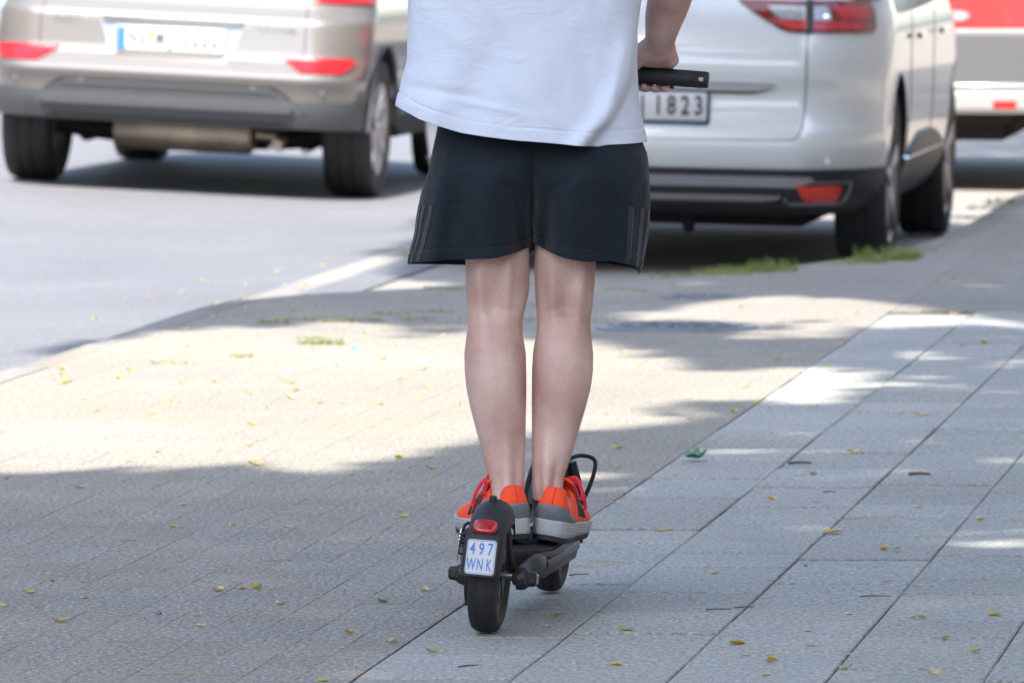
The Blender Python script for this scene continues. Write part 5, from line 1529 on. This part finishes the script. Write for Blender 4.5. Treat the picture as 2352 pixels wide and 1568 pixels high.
# exhaust, silencer, axle beam, wheels
lathe("silencer", [(.002, -.34), (.090, -.34), (.105, -.32), (.105, .32), (.090, .34), (.002, .34)], M['muffler'], tu, 32, 'X', (-.02, .66, .29))
tube("exhaust_pipe", [(.34, .60, .29), (.44, .62, .28), (.48, .55, .27), (.50, .30, .255)], .026, M['muffler'], tu, 12, 6)
tube("rear_axle", [(-.70, WY0, WZ - .05), (-.3, WY0 + .05, .25), (.3, WY0 + .05, .25), (.70, WY0, WZ - .05)], .05, M['under'], tu, 12, 6)
tube("trailing_arm", [(-.55, WY0, .24), (-.52, 1.5, .26)], .04, M['under'], tu, 10); tube("trailing_arm", [(.55, WY0, .24), (.52, 1.5, .26)], .04, M['under'], tu, 10)
for (bx, bz) in ((-.36, .27), (-.30, .235), (.40, .225), (.44, .215), (.57, .212)):
    box("bracket", (bx, .72, bz), (.035, .02, .025), M['steel'], tu, None, .006)
for s in (-1, 1):
    for y in (WY0, WY1):
        car_wheel(tu, s * .795, y, WZ, WRr, .235, s, 8, M['rim'], .222, .030)
greenhouse(tu, [(1.05, .83, .42, 3.35), (1.3, .76, .62, 2.95), (1.58, .62, .80, 2.35)], M['silver'], M['silver'])
patch("bonnet_grille", Shell([(0, .9, 0, 1, .2, .2), (1, .9, 0, 1, .2, .2)]), [(.5, -.1, .1), (.55, -.1, .1)], M['black_plastic'], tu) if False else None
for s in (-1, 1): box("headlight", (s * .66, 4.27, .80), (.36, .12, .11), M['clear_lens'], tu, Matrix.Rotation(-s * .5, 4, 'Z'), .03)

# ================= white people carrier in the bay
RE0 = Vector((.487, 29.75, 0)); re_u, re_v = toUV(RE0)
re = empty("white_car", (RE0.x, RE0.y, bay_z(re_u) + 0.004), (0, R(1.05), R(-7.9)))
tag(re, "white people carrier with black lower bumper, parked in the shaded bay at the kerb", "car")
RS = Shell([
 (.235, .80, .26, 4.40, .34, .50), (.27, .85, .14, 4.48, .34, .55), (.33, .885, .07, 4.52, .34, .58), (.40, .905, .03, 4.56, .34, .60), (.43, .915, .012, 4.58, .34, .62), (.50, .925, .0, 4.60, .34, .62), (.56, .93, .008, 4.60, .34, .62),
 (.60, .931, .040, 4.60, .33, .60), (.68, .932, .058, 4.60, .33, .60), (.735, .932, .055, 4.58, .33, .60), (.78, .932, .045, 4.56, .33, .62), (.86, .931, .050, 4.52, .33, .64), (.95, .928, .085, 4.45, .33, .66), (1.03, .915, .14, 4.3, .33, .68), (1.10, .89, .20, 4.1, .33, .70)], bulge=.045, front=(.5, .8))
RY0, RY1, RZ, RRr = 1.02, 3.82, .362, .362
rarch = [(s * (.93 - .30), s * (.93 + .2), y, RZ, .415) for s in (-1, 1) for y in (RY0, RY1)]
zs = [.235, .25, .27, .30, .33, .365, .40, .43, .465, .50, .53, .56, .58, .60, .64, .68, .71, .735, .76, .78, .82, .86, .905, .95, .99, 1.03, 1.065, 1.10]
shell_mesh("body", RS, zs, M['white'], re, 0, rarch)
shell_mesh("lower_cladding", RS, [.23, .25, .27, .30, .33, .36, .39, .41, .418], M['black_plastic'], re, .010, [(a[0], a[1], a[2], a[3], .410) for a in rarch])
bm = bmesh.new(); box_bm(bm, (0, 2.45, .27), (1.2, 3.7, .20), None, .02); box_bm(bm, (0, 2.4, .64), (1.15, 4.0, .6), None, .02)
bm_obj("underbody", bm, M['under'], re)
tube("rear_axle", [(-.75, RY0, RZ - .06), (-.35, RY0 + .05, .22), (.35, RY0 + .05, .22), (.75, RY0, RZ - .06)], .045, M['under'], re, 12, 6)
tube("tow_ring", [(.145, .55, .30), (.145, .48, .20), (.145, .50, .155)], [.035, .03, .022], M['under'], re, 12, 5)
# silver trim in the bumper, wrapping round the reflectors
tr_ = patch("bumper_trim", RS, [(.358, -.62, .62), (.372, -.68, .68), (.388, -.72, .72), (.394, -.70, .70)], M['silver_trim'], re, .022, .03, 30, 3)
patch("bumper_trim_lower", RS, [(.306, -.46, .46), (.312, -.52, .52), (.322, -.55, .55)], M['silver_trim'], re, .024, .03, 30, 2)
patch("bumper_recess", RS, [(.322, -.56, .56), (.357, -.60, .60)], M['gap'], re, .0125, .02, 30, 2)
for s in (-1, 1):
    patch("reflector_surround", RS, [(.286, s * .60, s * .86), (.30, s * .57, s * .905), (.33, s * .58, s * .93), (.37, s * .60, s * .945), (.376, s * .60, s * .94)], M['silver_trim'], re, .0155, .02, 10, 3)
    patch("reflector_bed", RS, [(.298, s * .585, s * .875), (.33, s * .575, s * .905), (.372, s * .575, s * .925)], M['black_plastic'], re, .019, .02, 10, 3)
    patch("rear_reflector", RS, [(.306, s * .70, s * .825), (.318, s * .665, s * .845), (.352, s * .635, s * .865), (.362, s * .635, s * .862)], M['red_reflector'], re, .026, .03, 10, 3)
    lathe("parking_sensor", [(.001, 0), (.012, 0), (.012, .005), (.001, .005)], M['white'], re, 16, 'Y', RS.pos(s * .80, .455) + RS.nrm(s * .80, .455) * .004)
    line("shut_line", RS, [(s * .665, .955), (s * .664, .80), (s * .655, .66), (s * .648, .58), (s * .635, .548), (s * .60, .532), (s * .50, .530), (0, .528)], M['gap'], re, .0034, -.0016)
    # tail lamp: smoked red shell with clear centre, split by the tailgate gap
    tl = patch("tail_lamp", RS, [(.950, s * .575, s * 1.085), (.958, s * .54, s * 1.10), (.985, s * .49, s * 1.11), (1.03, s * .415, s * 1.10), (1.07, s * .36, s * 1.07)], M['dark_lens'], re, .010, .03, 22, 4)
    patch("lamp_band", RS, [(.958, s * .575, s * .655), (.978, s * .525, s * .655), (.992, s * .505, s * .655)], M['red_lens'], tl, .013, .01, 8, 2)
    patch("lamp_band", RS, [(.958, s * .69, s * .98), (.978, s * .69, s * .985), (.988, s * .69, s * .985)], M['red_lens'], tl, .013, .01, 8, 2)
    patch("clear_lens", RS, [(.994, s * .535, s * .648), (1.02, s * .50, s * .648), (1.045, s * .475, s * .648)], M['clear_lens'], tl, .014, .01, 8, 2)
    patch("clear_lens", RS, [(.992, s * .695, s * .80), (1.02, s * .695, s * .79), (1.045, s * .695, s * .77)], M['clear_lens'], tl, .014, .01, 8, 2)
    patch("lamp_band", RS, [(1.0, s * .86, s * 1.04), (1.03, s * .82, s * 1.04), (1.05, s * .80, s * 1.03)], M['red_lens'], tl, .013, .01, 8, 2)
    lathe("bulb", [(.001, 0), (.016, 0), (.014, -.006), (.001, -.008)], M['chrome'], tl, 20, 'Y', RS.pos(s * .765, 1.0) + RS.nrm(s * .765, 1.0) * .016)
    patch("lamp_divider", RS, [(.950, s * .655, s * .690), (1.07, s * .655, s * .690)], M['gap'], tl, .0165, .02, 3, 3)
    for y in (1.62, 2.72):
        ss = RS.s_side(y, .86)
        patch("door_handle", RS, [(.905, s * ss, s * (ss + .19)), (.928, s * ss, s * (ss + .19))], M['chrome'], re, .032, .02, 6, 1)
        ss = RS.s_side(y - .12, .7); line("shut_line", RS, [(s * ss, .43), (s * ss, 1.07)], M['gap'], re, .0035, -.001)
    # scooped lower door with dark insert
    ss0, ss1 = RS.s_side(1.50, .4), RS.s_side(3.35, .4)
    patch("sill_insert", RS, [(.425, s * (ss0 + .05), s * (ss1 - .05)), (.46, s * (ss0 + .20), s * (ss1 - .20)), (.50, s * (ss0 + .45), s * (ss1 - .55)), (.515, s * (ss0 + .60), s * (ss1 - .80))], M['black_plastic'], re, .012, .02, 16, 3)
    patch("sill_chrome", RS, [(.420, s * ss0, s * ss1), (.430, s * (ss0 + .02), s * (ss1 - .02))], M['chrome'], re, .016, .02, 16, 1)
    bm = bmesh.new(); box_bm(bm, (s * 1.02, 3.25, 1.14), (.24, .12, .17), None, .05, 3); auto_smooth(bm_obj("mirror", bm, M['white'], re))
    th = [R(a) for a in range(-5, 186, 7)]
patch("chrome_strip", RS, [(.722, -.46, .46), (.735, -.505, .505), (.752, -.525, .525), (.760, -.50, .50)], M['chrome'], re, .016, .03, 30, 3)
patch("strip_shadow", RS, [(.709, -.44, .44), (.724, -.50, .50)], M['black_plastic'], re, .004, .02, 24, 2)  # shadow line under the chrome, put in as a dark strip
pc = RS.pos(0, .648) + Vector((0, -.020, 0))
pf = box("plate_frame", pc + Vector((0, .006, -.004)), (.540, .016, .140), M['plate_ink'], re, None, .010, 3)
pl = box("number_plate", pc + Vector((0, -.004, .008)), (.520, .008, .110), M['plate_white'], re, None, .004)
box("blue_band", pc + Vector((-.240, -.009, .008)), (.040, .003, .104), M['plate_blue'], pl, None, .0008, 1)
for ch, x in (("B", -.170), ("J", -.062), ("J", .008), ("1", .070), ("8", .122), ("2", .176), ("3", .229)):
    text_obj("character", ch, .104, M['plate_ink'], pl, Matrix.Translation(pc + Vector((x, -.0085, .008))) @ ROTX, .0006, .70, .0028)
strip = box("dealer_strip", pc + Vector((0, -.004, -.060)), (.500, .003, .016), mat("navy_strip", (.05, .09, .16), .5, var=.35, vscale=70), pf, None, .0008, 1)
for s in (-1, 1):
    for y in (RY0, RY1):
        car_wheel(re, s * .805, y, RZ, RRr, .205, s, 5, M['rim_dark'], .262, .040)
greenhouse(re, [(1.09, .86, .36, 3.75), (1.35, .78, .50, 3.15), (1.60, .64, .68, 2.55)], M['white'], M['white'])
for s in (-1, 1): box("headlight", (s * .68, 4.35, .80), (.34, .14, .14), M['clear_lens'], re, Matrix.Rotation(-s * .5, 4, 'Z'), .03)

# ================= red van beyond it
FO0 = Vector((1.93, 38.0, 0)); fo_u, fo_v = toUV(FO0)
fo = empty("red_van", (FO0.x, FO0.y, bay_z(-3.1) + 0.004), (0, 0, R(-7.5)))
tag(fo, "red van with grey bumper and oval badge, standing beyond the white car", "van")
FS = Shell([
 (.38, .86, .05, 4.28, .10, .22), (.41, .875, .0, 4.30, .10, .22), (.475, .88, -.01, 4.30, .10, .22), (.49, .88, .03, 4.30, .10, .22), (.52, .88, .06, 4.30, .10, .22), (.775, .885, .065, 4.26, .10, .22),
 (.80, .885, .10, 4.24, .10, .22), (1.0, .885, .11, 4.1, .10, .24), (1.08, .87, .12, 3.9, .12, .26)], bulge=.02, front=(.4, .6))
FY0, FY1, FZ, FR = .90, 3.55, .325, .325
farch = [(s * (.885 - .28), s * (.885 + .2), y, FZ, .385) for s in (-1, 1) for y in (FY0, FY1)]
shell_mesh("body", FS, [.38, .395, .41, .445, .475, .483, .49, .505, .52, .60, .70, .775, .788, .80, .87, .94, 1.0, 1.08], M['red'], fo, 0, farch)
patch("bumper", FS, [(.385, -1.0, 1.0), (.41, -1.0, 1.0), (.475, -1.0, 1.0), (.492, -1.0, 1.0)], M['cream_trim'], fo, .006, .03, 40, 4)
patch("bumper_panel", FS, [(.488, -.84, .84), (.54, -.845, .845), (.62, -.845, .845), (.755, -.845, .845), (.776, -.83, .83)], M['grey_panel'], fo, .012, .03, 30, 4)
patch("panel_edge", FS, [(.776, -.84, .84), (.786, -.84, .84)], M['cream_trim'], fo, .018, .03, 30, 1)
for s in (-1, 1):
    patch("rear_reflector", FS, [(.412, s * .47, s * .585), (.446, s * .47, s * .585)], M['red_lens'], fo, .014, .03, 6, 2)
    patch("tail_lamp", FS, [(.92, s * .80, s * 1.0), (1.07, s * .80, s * 1.0)], M['red_lens'], fo, .010, .03, 8, 2)
    bm = bmesh.new(); box_bm(bm, (s * 1.0, 3.1, 1.15), (.22, .12, .2), None, .04, 3); auto_smooth(bm_obj("mirror", bm, M['black_plastic'], fo))
line("shut_line", FS, [(0, .79), (0, 1.07)], M['gap'], fo, .004, -.001)
line("shut_line", FS, [(-.74, .80), (.74, .80)], M['gap'], fo, .004, -.001)
bm = bmesh.new(); box_bm(bm, (0, 2.2, .30), (1.0, 3.4, .14), None, .02); box_bm(bm, (0, 2.2, .62), (1.1, 3.6, .6), None, .02); bm_obj("underbody", bm, M['under'], fo)
# oval badge with script
oc = FS.pos(.275, .865); on = FS.nrm(.275, .865)
om = Matrix.Translation(oc + on * .004) @ ROTX
oval = [(math.cos(2 * math.pi * k / 40), math.sin(2 * math.pi * k / 40)) for k in range(40)]
bd = plate_solid("badge", [(x * .072, y * .030) for x, y in oval], -.004, .004, om, M['chrome'], fo)
plate_solid("badge_field", [(x * .064, y * .024) for x, y in oval], .003, .0052, om, mat("badge_blue", (.30, .36, .46), .3, .4), bd)
text_obj("badge_script", "Ford", .044, M['plate_white'], bd, om @ Matrix.Translation((0, 0, .0055)) @ Matrix.Shear('XY', 4, (0.25, 0)) if False else om @ Matrix.Translation((0, 0, .0055)), .0006, 1.05, .0)
for s in (-1, 1):
    for y in (FY0, FY1):
        car_wheel(fo, s * .775, y, FZ, FR, .205, s, 6, M['rim'], .205)
greenhouse(fo, [(1.07, .84, .17, 3.6), (1.4, .80, .22, 3.1), (1.72, .72, .30, 2.6)], M['red'], M['red'])
for s in (-1, 1): box("headlight", (s * .64, 4.05, .80), (.3, .14, .2), M['clear_lens'], fo, Matrix.Rotation(-s * .5, 4, 'Z'), .03)
# ------------------------------------------------------------------ fallen leaves, twigs, grass
def leaf_mesh(seed, ln, wd, curl):
    rd = random.Random(seed); V, Fc = [], []
    n = 7
    for i in range(n + 1):
        t = i / n; w = wd * math.sin(math.pi * min(1, t * .96 + .02)) ** .75 * (1 - .25 * t)
        x = (t - .5) * ln
        zc = curl * ((t - .5) ** 2) * ln * 2.2
        for k in (-1, -.5, 0, .5, 1):
            ww = w * k * (1 + rd.uniform(-.08, .08))
            V.append((x + rd.uniform(-.001, .001), ww, zc + abs(k) * curl * wd * rd.uniform(.3, .7) + .0006))
    for i in range(n):
        for j in range(4): a = i * 5 + j; Fc.append((a, a + 1, a + 6, a + 5))
    k = len(V)
    V += [(-ln * .5, -.0006, .001), (-ln * .5, .0006, .001), (-ln * .78, .0004 + ln * .05, .0015), (-ln * .78, -.0006 + ln * .05, .0015)]
    Fc.append((k, k + 1, k + 2, k + 3))
    mz = min(v[2] for v in V); V = [(v[0], v[1], v[2] - mz) for v in V]
    return V, Fc
leaf_data = {}
def leaf_me(kind, seed):
    key = (kind, seed)
    if key not in leaf_data:
        rd = random.Random(seed * 31 + 5)
        V, Fc = leaf_mesh(seed, rd.uniform(.022, .029), rd.uniform(.0065, .0095), rd.uniform(.05, .40))
        me = bpy.data.meshes.new("fallen_leaf"); me.from_pydata(V, [], Fc); me.materials.append(M[kind]); me.polygons.foreach_set("use_smooth", [True] * len(Fc))
        leaf_data[key] = me
    return leaf_data[key]
def surf_z(u, v):
    if u > kerb_u(v) + .13: return .0015
    if u > kerb_u(v) - .001: return .016
    if v > 24.7 and u > -4.25: return bay_z(u) + .002
    return road_z(u) + .002
LBL = {'fallen_yellow': ("small yellow leaf fallen on the %s", "yellow leaves"), 'fallen_pale': ("small dry straw coloured leaf fallen on the %s", "straw coloured leaves"),
       'fallen_green': ("small dark green leaf fallen on the %s", "green leaves"), 'fallen_lime': ("small lime green leaf fallen on the %s", "lime green leaves")}
def leaf_at(x, y, kind, size=1.0):
    p = G(x, y, 0.0); u, v = toUV(p)
    z = surf_z(u, v)
    if z < -.02:
        p = G(x, y, z); u, v = toUV(p); z = surf_z(u, v); p = Vector((p.x, p.y, z))
    o = bpy.data.objects.new("fallen_leaf", leaf_me(kind, random.randrange(6))); link(o)
    o.location = (p.x, p.y, z); o.rotation_euler = (random.uniform(-.05, .05), random.uniform(-.05, .05), random.uniform(0, 6.28)); o.scale = (size,) * 3
    where = "slabs" if u > SLAB_U0 else ("small pavers" if u > kerb_u(v) else ("pale parking bay" if (v > 24.7 and u > -4.25) else "asphalt road"))
    tag(o, LBL[kind][0] % where, "leaf", LBL[kind][1] + " on the " + where)
# places read from the picture
NEAR = [(138, 1428, 'y', 1.4), (73, 1362, 'y', 1.2), (191, 1336, 'p', 1), (194, 1373, 'p', 1), (12, 1433 - 40, 'p', 1), (500, 1357, 'p', 1.2), (556, 1351, 'y', 1.1), (590, 1351, 'y', 1.1), (644, 1388, 'p', 1.1), (450, 1414, 'p', 1), (459, 1437, 'p', 1), (802, 1453, 'y', .9), (880, 1383, 'g', 1.1), (975, 1357, 'p', 1), (740, 1563, 'l', 1.3),
 (422, 1159, 'p', 1.3), (400, 1210, 'y', 1), (535, 1207, 'p', .8), (663, 1210, 'p', 1), (926, 1186, 'y', 1), (918, 1174, 'p', .9), (910, 1190, 'p', .8), (186, 1120, 'p', 1.3), (286, 1104, 'p', .8), (590, 1069, 'y', 1.6), (992, 1077, 'y', 1.2), (806, 1089, 'y', .8), (980, 1139, 'p', .8),
 (903, 1475, 'p', .9), (996, 1497, 'l', 1.2), (1278, 1414, 'y', 1.1), (1438, 1447, 'l', 1.3), (1415, 1527, 'y', 1.2), (1694, 1478, 'y', 1.8), (1770, 1518, 'y', 1.3), (1712, 1505, 'p', .9), (1768, 1504, 'p', .8), (1855, 1450, 'p', 1), (1862, 1483, 'p', 1), (1948, 1503, 'p', 1), (1940, 1535, 'p', 1.1), (2118, 1420, 'p', 1), (2170, 1468, 'p', 1), (2238, 1497, 'y', 1.1), (2284, 1411, 'y', 1.5), (2145, 1548, 'y', 1), (1760, 1550, 'p', .9), (2096, 1420, 'p', .8), (1950, 1410, 'p', .9),
 (1518, 1217, 'y', 1.5), (1914, 1223, 'y', 1.9), (1516, 1273, 'p', .9), (1772, 1147, 'y', 1), (1838, 1094, 'y', 1.2), (1870, 1091, 'p', 1.1), (1960, 1039, 'y', 1.2), (1420, 1029, 'y', 1.4), (1430, 1144, 'y', 1.2), (1413, 1157, 'p', .9), (1418, 1071, 'p', .9), (1336, 1152, 'p', 1.1), (2030, 1262, 'y', 1.1), (2062, 1268, 'p', .8), (2108, 1165, 'p', 1), (1880, 1154, 'p', 1), (1832, 1002, 'p', .8), (2117, 954, 'y', 1.4), (2066, 950, 'y', 1.1), (1740, 927, 'y', 1), (1583, 961, 'p', 1.2), (1711, 888, 'y', 1.1), (1774, 997, 'p', .9), (1770, 1332, 'p', .9), (1640, 1318, 'p', .9), (1590, 1375, 'p', .8), (2250, 1195, 'p', 1), (2330, 1195, 'y', .9), (2110, 1345, 'p', .9), (1730, 1125, 'p', .8), (2060, 1260, 'p', .7), (1548, 1093, 'p', .8), (1484, 1102, 'p', .8), (2208, 795, 'y', 1.1), (2260, 789, 'y', 1.2), (2190, 722, 'y', 1.2), (2190, 640, 'p', 1.1), (1260, 1440, 'p', .6)]
KK = {'y': 'fallen_yellow', 'p': 'fallen_pale', 'g': 'fallen_green', 'l': 'fallen_lime'}
for x, y, k, s in NEAR: leaf_at(x, y, KK[k], s * 1.15)
rd = random.Random(11)
for i in range(95):       # the sunlit stretch and the verge
    x = rd.uniform(0, 1060) if i < 70 else rd.uniform(1380, 2000); y = rd.uniform(735, 1060) if i < 70 else rd.uniform(690, 960)
    if y < 735 + max(0, (400 - x) * .32): continue
    leaf_at(x, y, rd.choice(['fallen_yellow', 'fallen_yellow', 'fallen_lime', 'fallen_pale']), rd.uniform(.8, 1.4))
for x, y in [(196, 377), (247, 431), (778, 540), (795, 577), (935, 500), (420, 665), (337, 678), (284, 684), (358, 687), (298, 703), (218, 728), (640, 620), (568, 649), (742, 606), (700, 650), (655, 652), (800, 566), (930, 580), (520, 690), (460, 640)]:
    leaf_at(x, y, rd.choice(['fallen_yellow', 'fallen_pale', 'fallen_yellow']), rd.uniform(1.0, 1.4))
for i in range(26):
    x = rd.uniform(440, 1060); y = rd.uniform(665, 740); leaf_at(x, y, rd.choice(['fallen_yellow', 'fallen_pale']), rd.uniform(.8, 1.3))
for i in range(22):
    x = rd.uniform(1480, 2352); y = rd.uniform(560, 720)
    p = G(x, y, 0); u, v = toUV(p)
    if u > kerb_u(v) + .15: leaf_at(x, y, rd.choice(['fallen_yellow', 'fallen_pale']), rd.uniform(.8, 1.2))
# larger crumpled green leaf on the slabs
p = G(1590, 1060, 0.0)
bm = bmesh.new()
for k in range(5):
    a = R(-70 + k * 36); V, Fc = leaf_mesh(40 + k, .045, .017, .5)
    mt_ = Matrix.Rotation(a, 4, 'Z') @ Matrix.Rotation(R(-12 - 6 * (k % 2)), 4, 'Y') @ Matrix.Translation((.020, 0, .003))
    vs_ = [bm.verts.new(mt_ @ Vector(q)) for q in V]
    for f in Fc: bm.faces.new([vs_[i] for i in f])
lf = bm_obj("green_leaf", bm, mat("crumpled_green", (.10, .26, .16), .55, var=.25, vscale=40), None, True)
zmin = min(v.co.z for v in lf.data.vertices)
lf.location = (p.x, p.y, .001 - zmin); lf.rotation_euler = (0, 0, .5)
tag(lf, "large crumpled green lobed leaf lying on the slabs", "leaf")
# twigs and straws
def twig(x, y, ln, ang, r, mt_, label, cat="twig", grp=None, bend=.1):
    p = G(x, y, 0.0); d = Vector((math.cos(R(ang)), math.sin(R(ang)), 0)); nn = Vector((-d.y, d.x, 0))
    o = tube("twig", [p - d * ln / 2 + Vector((0, 0, r)), p + nn * ln * bend + Vector((0, 0, r * 1.3)), p + d * ln / 2 + Vector((0, 0, r))], [r, r * .9, r * .6], mt_, None, 7, 6)
    tag(o, label, cat, grp)
twig(1838, 1066, .055, 4, .0035, M['twig'], "short dark twig lying on the slabs", grp="short dark twigs on the slabs"); twig(2112, 1092, .050, 3, .0042, M['twig'], "short dark twig lying on the slabs", grp="short dark twigs on the slabs")
ST = ("thin dry straw lying on the ground", "straw", "thin dry straws")
for (x, y, ln, an) in ((420, 1549, .15, 3), (640, 1287, .07, 25), (640, 1352, .04, 10), (1400, 1290, .10, -30), (1970, 1192, .11, 30), (2040, 1335, .05, 60), (1550, 1425, .03, 80), (2315, 1545, .04, 100), (1700, 1395, .05, 20), (1340, 1300, .05, -20), (1600, 1190, .04, 50), (300, 1240, .05, 12)):
    twig(x, y, ln, an, .0012, M['straw'], *ST)
for (x, y, ln, an) in ((1330, 1320, .05, 40), (1650, 1400, .05, 15), (2010, 1370, .06, 5), (1710, 1395, .04, 20), (1905, 1130, .03, 10), (1075, 1530, .05, 45)):
    twig(x, y, ln, an, .0013, M['twig'], "hair thin dark stalk lying on the slabs", "twig", "thin dark stalks")
p = G(813, 801, 0.0)
lathe("bottle_cap", [(.0005, 0), (.010, 0), (.0102, .004), (.009, .006), (.0005, .0062)], M['litter'], None, 24, 'Z', (p.x, p.y, .0015))
tag(bpy.context.scene.objects["bottle_cap"], "small round blue plastic cap lying on the sunlit paving", "bottle cap")
# pebbles
for (x, y, s) in ((365, 1410, .006), (15, 1100, .005), (1250, 1293, .005), (130, 1105, .004), (1850, 1300, .004), (120, 1335, .004)):
    p = G(x, y, 0.0); bm = bmesh.new(); bmesh.ops.create_icosphere(bm, subdivisions=2, radius=s)
    for v in bm.verts: v.co *= 1 + .25 * mnoise.noise(v.co * 200); v.co.z *= .7
    o = bm_obj("pebble", bm, M['kerb'], None, True); o.location = (p.x, p.y, s * .6); tag(o, "small grey pebble lying on the paving", "pebble", "pebbles on the paving")
# grass tufts
def tuft(x, y, rad, h, n, mt_, label, grp, seed):
    rd = random.Random(seed); p = G(x, y, 0.0); V, Fc = [], []
    for i in range(n):
        a = rd.uniform(0, 6.28); r = rad * math.sqrt(rd.random()); bx, by = math.cos(a) * r * 1.1, math.sin(a) * r * .6
        hh = h * rd.uniform(.45, 1.1); le = rd.uniform(.1, .9) * hh; d = rd.uniform(0, 6.28); w = rd.uniform(.0012, .0024)
        dx, dy = math.cos(d), math.sin(d); k = len(V)
        for q in range(4):
            t = q / 3; ww = w * (1 - t * .9); ox, oy, oz = bx + dx * le * t * t, by + dy * le * t * t, hh * t * (1 - .25 * t * le / hh)
            V += [(ox - dy * ww, oy + dx * ww, oz), (ox + dy * ww, oy - dx * ww, oz)]
        for q in range(3): Fc.append((k + 2 * q, k + 2 * q + 1, k + 2 * q + 3, k + 2 * q + 2))
    o = mesh_obj("grass_tuft", V, Fc, mt_, None, sm=False); o.location = (p.x, p.y, -.004); o.rotation_euler = (0, 0, SA * -1)
    tag(o, label, "grass", grp)
KT = ("green grass tuft growing along the kerb behind the white car", "grass tufts along the kerb")
for i, (x, y, r, h, n) in enumerate([(1565, 633, .05, .035, 160), (1660, 630, .10, .05, 420), (1715, 625, .10, .05, 420), (1775, 622, .09, .075, 420), (1985, 604, .08, .045, 300), (2035, 598, .11, .085, 560), (2075, 592, .07, .07, 300), (1520, 637, .05, .03, 120), (1940, 607, .05, .03, 120), (2310, 468, .09, .06, 260), (2230, 500, .08, .03, 160), (2120, 575, .05, .03, 120), (2260, 478, .08, .03, 160)]):
    kt = ("green grass tuft at the kerb beside the white car's rear wheel", "grass tufts by the rear wheel") if 1900 < x < 2100 else (("grass tuft at the kerb behind the white car's bumper", "grass tufts behind the bumper") if x < 1900 else ("grass tuft at the kerb alongside the white car's front wheel", "grass tufts by the front wheel"))
    tuft(x, y, r, h * .8, int(n * .6), M['grass'], *kt, i)
PT = ("low yellowish grass patch in the paver joints beside the road", "low grass patches in the pavers")
for i, (x, y, r, h, n) in enumerate([(400, 835, .06, .03, 160), (556, 820, .035, .035, 120), (738, 790, .07, .05, 260), (720, 778, .05, .03, 120), (630, 742, .05, .035, 180), (700, 735, .06, .03, 150), (770, 738, .07, .035, 200), (835, 736, .06, .03, 150), (900, 722, .06, .03, 160), (985, 716, .08, .03, 200), (1040, 665, .08, .035, 220), (960, 735, .05, .03, 130), (1000, 662, .05, .03, 120), (290, 786, .06, .015, 120), (480, 735, .05, .02, 90), (550, 722, .05, .02, 100), (1210, 735, .05, .03, 120), (1225, 700, .05, .03, 130), (1420, 665, .06, .025, 120), (1390, 735, .05, .02, 100), (2150, 580, .05, .02, 80), (1480, 668, .04, .02, 80), (230, 842, .05, .012, 80)]):
    pt = ("low grass patch in the joints of the sunlit pavers", "grass patches in the sunlit pavers") if (y > 765 and x < 1000) else ("low yellowish grass patch in the shaded pavers near the bay", "grass patches in the shaded pavers")
    tuft(x, y, r, h * .55, int(n * .7), M['grass_dry'] if i % 2 else M['grass'], *pt, 100 + i)
